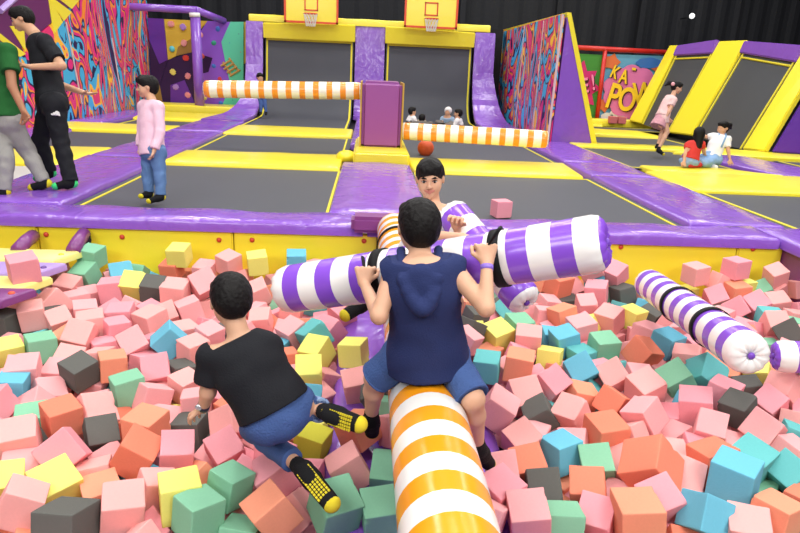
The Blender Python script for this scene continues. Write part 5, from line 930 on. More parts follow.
for i,l in enumerate(CUBES.strip().split('\n')):
    a=l.split(); c=a[0]; x,y,z,qw,qx,qy,qz,s=[int(q)/1000 for q in a[1:9]]; di,rk,li=int(a[9]),int(a[10]),int(a[11])
    if rk<7: lab='%s %s foam cube %s %s'%(RK[rk].replace(' to',''),CW[c],DR[di],LM[li])
    else: lab='%s foam cube almost hidden between others in the pit'%CW[c]
    m=rc.choice(FOAM[c]) if c!='p' else rc.choices(FOAM[c],(3,2,3))[0]
    foam((x,y,z),(qw,qx,qy,qz),s,m,lab,'foam cubes in the pit',rc.randrange(14))
p=PZ(501.5,217.5,-.05); foam((p.x,p.y+.05,.03),Quaternion((0,0,1),.25),.16,M_FP[1],'pink foam cube lying alone on the dark trampoline bed','loose foam cube',3)
# deeper cubes nobody could count, one object
bm=bmesh.new(); mi=[]; mats=[M_FP[0],M_FP[1],FOAM['c'][0],FOAM['y'][0],FOAM['g'][0],FOAM['b'][0],FOAM['k'][0],FOAM['t'][0]]
for t_ in FILL.split():
    x,y,z=[int(q)/100 for q in t_.split(',')]
    r=bmesh.ops.create_cube(bm,size=.146); k=rc.choices(range(8),(34,30,12,2,4,3,8,3))[0]
    R=Matrix.Translation((x,y,z))@Matrix.Rotation(rc.uniform(0,3),4,'Z')@Matrix.Rotation(rc.uniform(-.5,.5),4,'X')@Matrix.Rotation(rc.uniform(-.5,.5),4,'Y')
    bmesh.ops.transform(bm,matrix=R,verts=r['verts'])
    for f in {f for v in r['verts'] for f in v.link_faces}: f.material_index=k
bmesh.ops.bevel(bm,geom=list(bm.edges),offset=.004,segments=1,affect='EDGES',material=-1)
tag(mesh_obj('foam_cube_filling',bm,mats),'deep layer of mixed foam cubes filling the pit under the visible ones','foam cubes',kind='stuff')
# ------------------------------------------------------------------ people: signed-distance bodies
class Field:
    def __init__(s): s.pr=[]; s.cuts=[]
    def cone(s,a,b,ra,rb,k=.02,flat=None):     # flat=(dir,scale<1): squash along dir
        s.pr.append(('c',np.array(a,float),np.array(b,float),ra,rb,k,flat,1)); return s
    def ell(s,c,axes,rad,k=.02,sub=False):     # axes: 3 unit vectors
        s.pr.append(('e',np.array(c,float),np.array([list(q) for q in axes],float),np.array(rad,float),0,k,None,-1 if sub else 1)); return s
    def cut(s,p,n,lim=None):                   # keep the side where (x-p).n<0 ; lim=(centre,radius)
        s.cuts.append((np.array(p,float),np.array(V(n).normalized(),float),lim)); return s
    def mesh(s,res,noise=None,pad=.03):
        lo=np.full(3,1e9);hi=-lo
        bb=[]
        for q in s.pr:
            if q[0]=='c': r=max(q[3],q[4]); l=np.minimum(q[1],q[2])-r;h=np.maximum(q[1],q[2])+r
            else: r=q[3].max(); l=q[1]-r;h=q[1]+r
            bb.append((l,h)); 
            if q[7]>0: lo=np.minimum(lo,l);hi=np.maximum(hi,h)
        lo-=pad;hi+=pad; n=np.ceil((hi-lo)/res).astype(int)+1
        f=np.full(n,.2)
        for q,(l,h) in zip(s.pr,bb):
            m=q[5]*1.5+res*2+.012
            i0=np.clip(np.floor((l-m-lo)/res).astype(int),0,n-1); i1=np.clip(np.ceil((h+m-lo)/res).astype(int)+1,1,n)
            if (i1<=i0).any(): continue
            ax=[lo[d]+res*np.arange(i0[d],i1[d]) for d in range(3)]
            X=np.stack(np.meshgrid(*ax,indexing='ij'),-1)
            if q[0]=='c':
                a,b=q[1],q[2]; ab=b-a; L=max(ab@ab,1e-9); v=X-a; t=np.clip((v@ab)/L,0,1); w=v-t[...,None]*ab
                if q[6] is not None:
                    dn=np.array(q[6][0],float); sc=q[6][1]; w=w+dn*((w@dn)*(1/sc-1))[...,None]
                d=np.sqrt((w**2).sum(-1))-(q[3]+(q[4]-q[3])*t)
            else:
                v=(X-q[1])@q[2].T; k0=np.sqrt(((v/q[3])**2).sum(-1)); k1=np.sqrt(((v/q[3]**2)**2).sum(-1)); d=k0*(k0-1)/np.maximum(k1,1e-6)
            sl=tuple(slice(i0[d_],i1[d_]) for d_ in range(3)); g=f[sl]; k=q[5]
            if q[7]>0:
                hh=np.maximum(k-np.abs(g-d),0)/k; f[sl]=np.minimum(g,d)-hh*hh*k*.25
            else:
                hh=np.maximum(k-np.abs(g+d),0)/k; f[sl]=np.maximum(g,-d)+hh*hh*k*.25
        if s.cuts or noise:
            ax=[lo[d]+res*np.arange(n[d]) for d in range(3)]; X=np.stack(np.meshgrid(*ax,indexing='ij'),-1)
            if noise:
                am,fr,an=noise; Y=X*fr; f=f+am*(np.sin(Y[...,0]*an[0]+2.1*np.sin(Y[...,2]*.7*an[2]))*np.sin(Y[...,2]*an[2]+1.3*np.sin(Y[...,0]*.9))+.6*np.sin(1.7*Y[...,1]*an[1]+Y[...,2]*1.3*an[2]+np.sin(2*Y[...,0])))
            for p,nn,lim in s.cuts:
                d=(X-p)@nn
                if lim is not None: d=np.where(((X-np.array(lim[0]))**2).sum(-1)<lim[1]**2,d,-1)
                f=np.maximum(f,d)
        f[0]=f[-1]=.1; f[:,0]=f[:,-1]=.1; f[:,:,0]=f[:,:,-1]=.1
        return surface(f,lo,res)
def surface(f,lo,res):
    s=f<0; n=np.array(f.shape); c=n-1
    cs=[(i,j,k) for i in(0,1) for j in(0,1) for k in(0,1)]
    occ=sum(s[i:i+c[0],j:j+c[1],k:k+c[2]].astype(np.int8) for i,j,k in cs)
    act=(occ>0)&(occ<8); ids=np.full(c,-1,int); idx=np.argwhere(act); ids[act]=np.arange(len(idx))
    acc=np.zeros((len(idx),3));cnt=np.zeros(len(idx))
    for a in range(8):
        for b in range(a+1,8):
            A,B=cs[a],cs[b]
            if sum(abs(A[q]-B[q]) for q in range(3))!=1: continue
            fa=f[tuple((idx+A).T)];fb=f[tuple((idx+B).T)]; m=(fa<0)!=(fb<0)
            t=np.where(m,fa/(np.where(m,fa-fb,1)),0)[:,None]; p=np.array(A)+(np.array(B)-np.array(A))*t
            acc+=p*m[:,None];cnt+=m
    vv=lo+res*(idx+acc/np.maximum(cnt,1)[:,None]); faces=[]
    for d in range(3):
        e=[0,0,0];e[d]=1; u,v=(d+1)%3,(d+2)%3
        sl0=[slice(1,c[q]) for q in range(3)];sl0[d]=slice(0,c[d]); sl1=list(sl0);sl1[d]=slice(1,c[d]+1)
        A=s[tuple(sl0)];B=s[tuple(sl1)]; off=np.array([1,1,1]);off[d]=0
        for m,flip in ((A&~B,False),(~A&B,True)):
            g=np.argwhere(m)+off
            if not len(g): continue
            def at(du,dv):
                q=g.copy();q[:,u]-=du;q[:,v]-=dv; return ids[tuple(q.T)]
            Q=np.stack([at(1,1),at(0,1),at(0,0),at(1,0)],1)
            if flip: Q=Q[:,::-1]
            faces.append(Q)
    if not faces: return None
    fc=np.concatenate(faces); fc=fc[(fc>=0).all(1)]
    me=bpy.data.meshes.new('body'); me.vertices.add(len(vv)); me.vertices.foreach_set('co',vv.ravel())
    me.loops.add(len(fc)*4); me.polygons.add(len(fc)); me.loops.foreach_set('vertex_index',fc.ravel().astype(np.int32)); me.polygons.foreach_set('loop_start',(np.arange(len(fc))*4).astype(np.int32))
    me.update(calc_edges=True); me.validate(); return me
def nv(a): a=V(a); return a.normalized()
M_hair=mat('black hair',(18,15,15),.6,.22,.35,70)
def skin(name,rgb): 
    m=mat(name,rgb,.5,.35,.06,90,var=.03,vscale=12); b=m.node_tree.nodes['Principled BSDF']; b.inputs['Subsurface Weight'].default_value=.08; b.inputs['Subsurface Radius'].default_value=(.02,.008,.004); return m
SK1=skin('warm tan skin',(206,158,126)); SK2=skin('light tan skin',(214,166,136)); SK3=skin('brown skin',(168,116,86))
def fmesh(name,fld,res,m,par,lab=None,noise=None):
    me=fld.mesh(res,noise)
    if me is None: return None
    o=mk(name,me,m,par,True)
    if lab: o['label']=lab
    return o
def head_axes(h):
    f=nv(h['fwd']); u=V(h.get('up',(0,0,1))); r=f.cross(u).normalized(); u=r.cross(f); return r,f,u
def add_head(F_,h,k=.018):
    r,f,u=head_axes(h); H=h['size']; c=V(h['c']); T=lambda x,y,z:c+(r*x+f*y+u*z)*H; ax=(r,f,u)
    F_.ell(T(0,-.05,.12),ax,(.35*H,.43*H,.37*H),k); F_.ell(T(0,.09,-.14),ax,(.305*H,.30*H,.33*H),k)
    if h.get('face',True):
        F_.cone(T(-.03,.27,-.38),T(.03,.27,-.38),.085*H,.085*H,k)
        for s in (-1,1): F_.ell(T(.17*s,.23,-.14),ax,(.12*H,.12*H,.14*H),k); F_.cone(T(.06*s,.375,.075),T(.2*s,.33,.07),.04*H,.035*H,k*.6)
        for s in (-1,1): F_.ell(T(.14*s,.44,-.005),ax,(.085*H,.07*H,.05*H),k*.5,sub=True)
        F_.cone(T(0,.37,.02),T(0,.455,-.13),.03*H,.05*H,k*.4); 
        for s in (-1,1): F_.ell(T(.05*s,.41,-.15),ax,(.035*H,.04*H,.03*H),k*.3)
        F_.cone(T(-.10,.345,-.235),T(.10,.345,-.235),.03*H,.03*H,k*.25); F_.cone(T(-.065,.36,-.285),T(.065,.36,-.285),.034*H,.034*H,k*.25)
    for s in (-1,1): F_.ell(T(.355*s,-.03,-.03),ax,(.035*H,.085*H,.12*H),k*.4)
def hand(F_,wr,d,nrm,side,sz,curl=.5,spread=.12,thumb=.6):
    """wr wrist; d towards the fingers; nrm = palm facing; side=+1/-1 where the thumb is (d x nrm)"""
    d=nv(d); nrm=nv(V(nrm)-d*V(nrm).dot(d)); l=d.cross(nrm)*side; k=.004
    pl=sz*.48; p0=V(wr); pe=p0+d*pl
    for t in (-.32,-.1,.12,.32): F_.cone(p0+l*t*sz*.35,pe+l*t*sz*.85,sz*.10,sz*.095,.012)
    L=[.40,.46,.43,.34]
    for i in range(4):
        t=(.30-.2*i); b=pe+l*(t*sz*1.0); dd=(d+l*(t*spread*2)).normalized(); r=sz*(.062-.004*(i==3)); a=0
        ln=L[i]*sz*1.02
        for j,fr in enumerate((.44,.32,.24)):
            a+=curl*(1.25,1.45,1.0)[j]; q=dd*math.cos(a)+nrm*math.sin(a); e=b+q*ln*fr; F_.cone(b,e,r*(1-.08*j),r*(.94-.1*j),k); b=e
    b=p0+d*sz*.12+l*sz*.22+nrm*sz*.03; q=(d*.55+l*.75+nrm*.35*thumb).normalized()
    e=b+q*sz*.26; F_.cone(b,e,sz*.085,sz*.068,.01); q=(d*.75+l*.15*(1-thumb)+nrm*.75*thumb).normalized(); e2=e+q*sz*.17; F_.cone(e,e2,sz*.066,sz*.058,k); q=(q+nrm*.3*thumb-l*.35*thumb).normalized(); F_.cone(e2,e2+q*sz*.14,sz*.058,sz*.048,k)
def person(label,J,h,look,res=.006,category='person',group=None):
    """J: joints in world space. look: clothing spec"""
    g=lambda n:V(J[n]); root=thing('person',label,category,tuple(look.get('base',g('pel'))),group)
    S=h; sk=look['skin']; pel,chest,neck=g('pel'),g('chest'),g('neck')
    up=(neck-pel).normalized(); r=(g('shR')-g('shL')); r=(r-up*r.dot(up)).normalized(); f=up.cross(r).normalized(); ax=(r,f,up)
    hr=(g('hipR')-g('hipL')).normalized(); R=lambda x:x*S
    fat=look.get('fat',1.)
    bl=look.get('bend',0)
    mid=pel.lerp(chest,.5)+f*bl
    def torso(F_,t=0.,k=.03):
        F_.ell(chest,ax,(R(.098)*fat+t,R(.064)*fat+t,R(.105)+t),k)
        F_.ell(chest.lerp(neck,.45),ax,(R(.088)+t,R(.052)+t,R(.05)+t),k)
        F_.cone(g('shL'),g('shR'),R(.036)+t,R(.036)+t,k,(f,.95))
        F_.cone(chest,mid,R(.075)*fat+t,R(.072)*fat+t,k,(f,.82)); F_.cone(mid,pel,R(.074)*fat+t,R(.082)*fat+t,k,(f,.84))
    def hips(F_,t=0,k=.03):
        F_.cone(g('hipL'),g('hipR'),R(.062)+t,R(.062)+t,k); F_.ell(pel,(hr,(up.cross(hr)),up),(R(.092)*fat+t,R(.07)*fat+t,R(.07)+t),k)
    def arm(F_,s,t=0,fr=1.,k=.015,flare=1.):
        sh,el,wr=g('sh'+s),g('el'+s),g('wr'+s)
        if fr<=1:
            e=sh.lerp(el,fr); F_.cone(sh,e,R(.031)+t,R(.031+(.022-.031)*fr)*flare+t,k)
        else:
            F_.cone(sh,el,R(.031)+t,R(.023)+t,k); F_.cone(el,el.lerp(wr,fr-1),R(.0235)+t,R(.0235+(.0155-.0235)*(fr-1))*flare+t,k)
    def leg(F_,s,t=0,fr=2.,k=.02,flare=1.):
        hp,kn,an=g('hip'+s),g('kn'+s),g('an'+s)
        if fr<=1: F_.cone(hp,hp.lerp(kn,fr),R(.052)+t,R(.052-.018*fr)*flare+t,k)
        else:
            F_.cone(hp,kn,R(.052)+t,R(.034)+t,k); q=kn.lerp(an,.3); F_.cone(kn,q,R(.033)+t,R(.032)+t,k)
            if fr>1.3: F_.cone(q,kn.lerp(an,fr-1),R(.032)+t,R(.032-.013*(fr-1.3)/.7)*flare+t,k)
            else: pass
    B=Field(); torso(B); hips(B)
    for s in 'LR': arm(B,s,fr=2.); leg(B,s)
    hd=dict(J['head']); H=hd['size']; hr_,hf,hu=head_axes(hd)
    B.cone(neck-up*R(.01),V(hd['c'])-hu*H*.25-hf*H*.06,R(.034),R(.031),.02)
    add_head(B,hd)
    for s in 'LR':
        an,to=g('an'+s),g('to'+s); B.cone(an,an.lerp(to,.25),R(.024),R(.026),.012); B.cone(an,to,R(.022),R(.019),.012)
        hs=look.get('hand'+s)
        wr,el=g('wr'+s),g('el'+s); d=(wr-el).normalized()
        if hs: hand(B,wr,hs.get('d',d),hs['n'],hs.get('side',1),R(.09),hs.get('curl',.5),thumb=hs.get('thumb',.6))
        else: 
            n_=d.cross(V((1,0,.2))).normalized(); hand(B,wr,d,n_,1 if s=='L' else -1,R(.098),.25)
    body=fmesh('body',B,res,sk,root)
    # head details
    T=lambda x,y,z:V(hd['c'])+(hr_*x+hf*y+hu*z)*H
    if look.get('eyes'):
        for s in (-1,1):
            bm=bmesh.new(); 
            bmesh.ops.create_uvsphere(bm,u_segments=16,v_segments=10,radius=1); M=Matrix(((hr_.x,hf.x,hu.x,0),(hr_.y,hf.y,hu.y,0),(hr_.z,hf.z,hu.z,0),(0,0,0,1)))
            bmesh.ops.transform(bm,matrix=Matrix.Translation(T(.14*s,.335,-.0))@M@Matrix.Diagonal((.06*H,.05*H,.026*H,1)),verts=bm.verts); e=mesh_obj('eye',bm,mat('eye white',(226,218,212),.2),body,True)
            bm=bmesh.new(); bmesh.ops.create_uvsphere(bm,u_segments=12,v_segments=8,radius=1)
            bmesh.ops.transform(bm,matrix=Matrix.Translation(T(.14*s,.372,-.006))@M@Matrix.Diagonal((.03*H,.022*H,.03*H,1)),verts=bm.verts); e=mesh_obj('iris',bm,mat('dark brown iris',(30,18,14),.15),e,True)
            q=Field(); q.cone(T(.07*s,.40,.085),T(.15*s,.385,.105),.016*H,.018*H,.01); q.cone(T(.15*s,.385,.105),T(.225*s,.335,.08),.018*H,.01*H,.01); fmesh('eyebrow',q,.0025,M_hair,body)
            q=Field(); q.cone(T(.075*s,.372,.012),T(.14*s,.385,.034),.011*H,.012*H,.006); q.cone(T(.14*s,.385,.034),T(.205*s,.345,.012),.012*H,.009*H,.006); fmesh('eyelid',q,.002,M_hair,body)
        q=Field(); q.cone(T(-.13,.372,-.228),T(.0,.398,-.238),.012*H,.02*H,.008); q.cone(T(.0,.398,-.238),T(.13,.372,-.228),.02*H,.012*H,.008); q.cone(T(-.11,.37,-.255),T(0,.392,-.30),.012*H,.02*H,.01); q.cone(T(.11,.37,-.255),T(0,.392,-.30),.012*H,.02*H,.01); fmesh('lips',q,.0025,mat('lip rose',(190,118,104),.4),body)
    # hair
    hs=look.get('hair','short'); q=Field()
    if hs!='wrap':
        q.ell(T(0,-.07,.155),(hr_,hf,hu),(.385*H,.465*H,.40*H),.02)
        q.ell(T(0,-.22,-.03),(hr_,hf,hu),(.345*H,.30*H,.35*H),.03)
        for s in (-1,1): q.ell(T(.13*s,.20,.34),(hr_,hf,hu),(.20*H,.19*H,.13*H),.02)
        if hs=='long': q.cone(T(0,-.25,.0),T(0,-.35,-1.0),.34*H,.26*H,.05); q.cone(T(.2,-.1,-.2),T(.2,-.2,-.95),.16*H,.12*H,.04); q.cone(T(-.2,-.1,-.2),T(-.2,-.2,-.95),.16*H,.12*H,.04)
        if hs=='pony': q.cone(T(0,-.4,.2),T(0,-.75,.15),.10*H,.16*H,.03); q.cone(T(0,-.75,.15),T(.05,-1.0,-.15),.16*H,.08*H,.03)
        q.ell(T(0,.44,-.26),(hr_,hf,hu),(.40*H,.42*H,.44*H),.012,sub=True)
        for s in (-1,1): q.ell(T(.36*s,.03,-.16),(hr_,hf,hu),(.10*H,.18*H,.22*H),.012,sub=True)
        if look.get('eyes') and hs=='short':
            q.cone(T(-.22,.27,.235),T(.05,.35,.305),.07*H,.08*H,.02); q.cone(T(.05,.35,.305),T(.24,.24,.20),.08*H,.06*H,.02); q.cone(T(0,.2,.42),T(.12,.33,.28),.12*H,.08*H,.03)
        if hs=='short': q.cut(T(0,-.3,-.36),-hu+hf*.15)
        fmesh('hair',q,max(res*.75,.004),M_hair,root,None,(.0012 if res<.008 else .001,140,(1,1,.3)))
    else:
        q.ell(T(0,-.05,.16),(hr_,hf,hu),(.46*H,.5*H,.46*H),.02); q.ell(T(0,.40,-.18),(hr_,hf,hu),(.30*H,.36*H,.40*H),.01,sub=True); fmesh('head_wrap',q,res,mat('white cloth',(232,230,226),.8),root,'white head wrap')
    # trousers
    tr=look.get('pants')
    if tr:
        q=Field(); t=tr.get('t',.008); hips(q,t); 
        for s in 'LR': leg(q,s,t,tr.get('len',1.95),flare=tr.get('flare',1.1))
        q.cone(pel,pel+up*R(.05),R(.08)*fat+t,R(.078)*fat+t,.03,(f,.84)); q.cut(pel+up*R(tr.get('waist',.055)),up,(pel,R(.15)))
        for s in 'LR':
            if tr.get('len',1.95)>1:
                e=g('kn'+s).lerp(g('an'+s),tr['len']-1 if 'len' in tr else .95); q.cut(e,(g('an'+s)-g('kn'+s)),(e,R(.052)))
            else:
                e=g('hip'+s).lerp(g('kn'+s),tr['len']); q.cut(e,(g('kn'+s)-g('hip'+s)),(e,R(.075)))
        po=fmesh(tr.get('name','trousers'),q,res,tr['m'],root,tr.get('lab'),(.0022 if res<.008 else .004,30,(1,1,1)))
        if tr.get('cuff'):
            for s in tr['cuff']:
                e=g('kn'+s).lerp(g('an'+s),tr['len']-1) if tr['len']>1 else g('hip'+s).lerp(g('kn'+s),tr['len']); d=((g('an'+s)-g('kn'+s)) if tr['len']>1 else (g('kn'+s)-g('hip'+s))).normalized(); rr=R(.028)+t+.004 if tr['len']>1 else R(.052-.018*tr['len'])*tr.get('flare',1.1)+t+.004
                c=Field(); c.cone(e-d*R(tr.get('cw',.03)),e,rr,rr*1.0,.01); c.cut(e,d); c.cut(e-d*R(tr.get('cw',.03)),-d); fmesh('cuff',c,res*.8,tr['cm'],po,'pale turned-up denim cuff')
    # shirt
    sh=look.get('shirt')
    if sh:
        q=Field(); t=sh.get('t',.009); torso(q,t); fr=sh.get('sleeve',.5)
        if fr>0:
            for s in 'LR':
                arm(q,s,t,fr,flare=sh.get('flare',1.15))
        lo=sh.get('loose',.098); q.cone(chest.lerp(mid,.4),pel+up*R(sh.get('hem',0)),R(.088)*fat+t,R(lo)*fat+t,.03,(f,.80)); q.cone(pel,pel+up*R(sh.get('hem',0)),R(lo)*fat+t,R(lo)*fat+t,.03,(f,.84))
        q.cut(pel+up*R(sh.get('hem',0)),-up,(pel,R(.2)))
        q.cut(neck+up*R(.004)-up*.0,up,(neck,R(.09)))
        if fr>0 and fr<=1:
            for s in 'LR': e=g('sh'+s).lerp(g('el'+s),fr); q.cut(e,g('el'+s)-g('sh'+s),(e,R(.055)))
        if fr>1:
            for s in 'LR': e=g('el'+s).lerp(g('wr'+s),fr-1); q.cut(e,g('wr'+s)-g('el'+s),(e,R(.05)))
        if sh.get('cap'):
            for s in 'LR':
                e=g('sh'+s); o_=(r if s=='R' else -r); q.cone(e-o_*R(.02),e+o_*R(.012)-up*R(.02),R(.042)+t,R(.036)+t,.015); q.cut(e+o_*R(.034),o_+up*-.25,(e+o_*R(.05),R(.1)))
        so=fmesh('shirt',q,res,sh['m'],root,sh.get('lab'),(.0028 if res<.008 else .003,24,(1,1,1)))
        look['_shirt']=so
    sk_=look.get('skirt')
    if sk_:
        q=Field(); q.cone(pel+up*R(.03),pel-up*R(.16),R(.085)+.01,R(.118)+.01,.03,(f,.8)); q.cut(pel-up*R(.15),-up); q.cut(pel+up*R(.06),up); fmesh('skirt',q,res,sk_,root,None,(.006,45,(1,1,.1)))
    # socks
    so=look.get('sock')
    if so:
        for s in 'LR':
            an,to=g('an'+s),g('to'+s); kn=g('kn'+s); d=(kn-an).normalized(); ft=(to-an).normalized(); nn=look.get('sole'+s)
            q=Field(); q.cone(an+d*R(so.get('h',.05)),an,R(.0215)+.004,R(.025)+.004,.01); q.cone(an,an.lerp(to,.3),R(.027)+.003,R(.029)+.003,.012); q.cone(an.lerp(to,.2),to,R(.027)+.003,R(.024)+.003,.012,(nn or d,.78)); q.cut(an+d*R(so.get('h',.05)),d,(an+d*R(so.get('h',.05)),R(.05)))
            o=fmesh('sock',q,max(.004,res*.75),so['m'],root,so.get('lab'))
            if so.get('tip'):
                q=Field(); q.cone(to-ft*R(.006),to+ft*R(.002),R(.025)+.0045,R(.024)+.004,.01,(nn or d,.8)); q.cut(to-ft*R(-.002),-ft); fmesh('sock_toe',q,max(.004,res*.75),so['tip'],o,'coloured toe patch')
                q=Field(); hc=an-d*R(.006)-ft*R(.012); q.cone(hc,hc+ft*R(.006),R(.0215)+.005,R(.0215)+.005,.01); fmesh('sock_heel',q,max(.004,res*.75),so['tip'],o,'coloured heel patch')
            if so.get('dots') and nn:
                nn=nv(V(nn)-ft*V(nn).dot(ft)); sd=ft.cross(nn); bm=bmesh.new(); L=(to-an).length
                for a in range(11):
                    for b in range(-2,3):
                        c=an+ft*(L*.10+a*L*.075)+sd*b*R(.0098)+nn*(R(.022)+.0025-abs(b)*.0016-(.002 if a>8 else 0)); R_=Matrix(((ft.x,sd.x,nn.x,c.x),(ft.y,sd.y,nn.y,c.y),(ft.z,sd.z,nn.z,c.z),(0,0,0,1)))
                        rr=bmesh.ops.create_cube(bm,size=1); bmesh.ops.transform(bm,matrix=R_@Matrix.Diagonal((L*.05,R(.0065),.006,1)),verts=rr['verts'])
                mesh_obj('grip_dots',bm,so['tip'],o)
    return root,body
M_navy=mat('navy cotton jersey',(42,52,96),.85,.2,.25,160); M_blk=mat('black cotton',(28,29,34),.85,.25,.2,140); M_den=mat('blue denim',(70,96,150),.85,.25,.4,120,var=.22,vscale=9)
M_denl=mat('pale denim',(140,165,200),.85,.2,.3,120,var=.08,vscale=9); M_sock=mat('black sock knit',(26,26,28),.9,.2,.3,200); M_sy=mat('yellow sock knit',(222,204,50),.85,.2,.3,200)
M_wht=mat('white cotton',(232,230,230),.8,.2,.2,120)
def sockd(**k): d=dict(m=M_sock,tip=M_sy,h=.06); d.update(k); return d
# --- hooded boy seated on the roller, back to the camera
ls=P(362,276,2.70); rs=P(488,270,2.40)
J=dict(pel=(.255,2.33,.245),chest=P(424,290,2.40),neck=P(420,257,2.41),shL=P(394,271,2.42),shR=P(453,270,2.41),elL=P(379,316,2.36),elR=P(486,308,2.28),wrL=P(364,283,2.56),wrR=P(487,262,2.34),
 hipL=(.17,2.36,.21),hipR=(.34,2.36,.21),knL=P(375,378,2.66),knR=P(473,399,2.46),anL=P(371,420,2.86),anR=P(478,449,2.70),toL=P(372,432,3.02),toR=P(488,463,2.86),
 head=dict(c=P(418.5,227.5,2.44),size=.205,fwd=(-.12,1,-.22)))
look=dict(skin=SK2,base=(.25,2.33,.15),pants=dict(name='denim_shorts',m=M_den,len=.97,flare=1.25,t=.013,cuff='LR',cm=M_den,cw=.008),shirt=dict(m=M_navy,sleeve=0,cap=True,t=.016,hem=-.06,loose=.112,lab='navy sleeveless hooded top'),
 sock=sockd(h=.05),soleL=(0,.3,-1),soleR=(0,.3,-1),handL=dict(d=(.02,.35,.9),n=(.2,.8,-.1),side=-1,curl=.95),handR=dict(d=(-.05,.3,.92),n=(-.1,.9,-.15),side=1,curl=.95))
root,body=person('boy seen from behind in a navy sleeveless hooded top straddling the orange roller',J,1.28,look,.0055,group=None)
# hood
nk=V(J['neck']); ch=V(J['chest']); up=(nk-V(J['pel'])).normalized(); rr=(V(J['shR'])-V(J['shL'])).normalized(); fb=up.cross(rr)
q=Field(); hp_=[]
for k_ in range(-6,7):
    s=k_/6; m_=1-s*s; hp_.append((nk+rr*(.082*s*(1-.25*m_))+up*(.012-.150*m_**.8)-fb*(.072+.085*m_**.6) if abs(s)<1 else nk+rr*.070*s+up*.014+fb*.03, .017+.012*m_))
for (a,ra_),(b,rb_) in zip(hp_,hp_[1:]): q.cone(a,b,ra_,rb_,.012)
q.ell(nk-up*.065-fb*.105,(rr,fb,up),(.07,.042,.078),.02)
fmesh('hood',q,.0045,M_navy,look['_shirt'],'folded navy hood',(.002,40,(1,1,1)))
w=V(J['wrR']); d=(w-V(J['elR'])).normalized(); c=w-d*.022
mesh_obj('wristband',tube_bm([c-d*.009,c+d*.009],.0235,20),mat('purple paper band',(140,110,210),.5),body,True)['label']='purple paper wristband'
for a,b,c in ((P(503,231,2.34),P(492,252,2.40),P(491,262,2.44)),(P(366,262,2.66),P(364,278,2.66),P(360,300,2.76))):
    pass
# strap handles gripped in both fists
def ring_strap(pt,lab):
    """black strap around the held roller at the axial position nearest pt, with a loop at the top"""
    ax_=(b_-a_).normalized(); s=(V(pt)-a_).dot(ax_); c=a_+ax_*s; u=(V((0,0,1))-ax_*ax_.z).normalized(); v=ax_.cross(u)
    bm=bmesh.new(); A=[]
    for k in range(33):
        t=2*math.pi*k/32; n=u*math.cos(t)+v*math.sin(t); A.append([bm.verts.new(c+n*(.1095)+ax_*x) for x in (-.021,.021)]+[bm.verts.new(c+n*(.1145)+ax_*x) for x in (.021,-.021)])
    for p,q_ in zip(A,A[1:]):
        for k in range(4): bm.faces.new((p[k],p[(k+1)%4],q_[(k+1)%4],q_[k]))
    n=(V(pt)-c).normalized(); return bm,c,n
a_,b_=P(284,290,2.95),P(603,243,2.36)
for h,tip,lab in ((V(J['wrR'])+V((-.0,.035,.04)),P(500,228,2.28),'black strap held in the right fist of the hooded boy'),(V(J['wrL'])+V((0,.03,.04)),P(363,258,2.62),'black strap held in the left fist of the hooded boy')):
    bm,c,n=ring_strap(h,lab); 
    side=(b_-a_).normalized(); p1=h+(tip-h)*1.0
    tube_bm([c+n*.11-V((0,0,.04)),h-(tip-h).normalized()*.02,h,h.lerp(tip,.6),tip],[.012,.011,.010,.014,.016],8,bm,flat=.45); 
    tag(mesh_obj('grip_strap',bm,M_strap,None,True),lab,'strap','grip straps of the held roller')
# --- boy facing the camera
J=dict(pel=(.27,3.42,.24),chest=P(434,228,3.42),neck=P(433,203,3.40),shL=P(456,214,3.36),shR=P(411,212,3.38),elL=P(466,250,3.30),elR=P(428,236,3.14),wrL=P(456,226,3.20),wrR=P(462,237,3.02),
 hipL=(.36,3.38,.22),hipR=(.17,3.38,.22),knL=(.47,3.12,.16),knR=P(382,296,3.30),anL=(.45,3.06,-.16),anR=P(364,301,3.34),toL=(.46,2.96,-.2),toR=P(346,315,3.24),
 head=dict(c=P(430,178.5,3.36),size=.195,fwd=(-.13,-1,-.08),up=(-.08,0,1)))
J['knR']=P(388,292,3.22);J['anR']=P(366,302,3.36)
look=dict(skin=SK2,base=(.27,3.42,.15),eyes=True,pants=dict(name='denim_shorts',m=M_den,len=.9,t=.012),shirt=dict(m=M_wht,sleeve=.9,t=.013,hem=-.03,lab='white short-sleeved shirt'),sock=sockd(h=.12),
 handL=dict(d=(-.1,-.5,.9),n=(-.3,-.8,0),side=1,curl=.9),handR=dict(d=(.8,-.5,-.2),n=(0,.3,-1),side=-1,curl=.6))
root,body=person('boy with dark fringe facing the camera behind the held roller, in a white shirt',J,1.26,look,.0055)
nk=V(J['neck']);ch=V(J['chest'])
q=Field(); q.cone(nk-V((0,.035,.015)),ch-V((0,.052,.02)),.012,.03,.01); fmesh('black_shirt_panel',q,.004,M_blk,look['_shirt'],'black front panel',None)
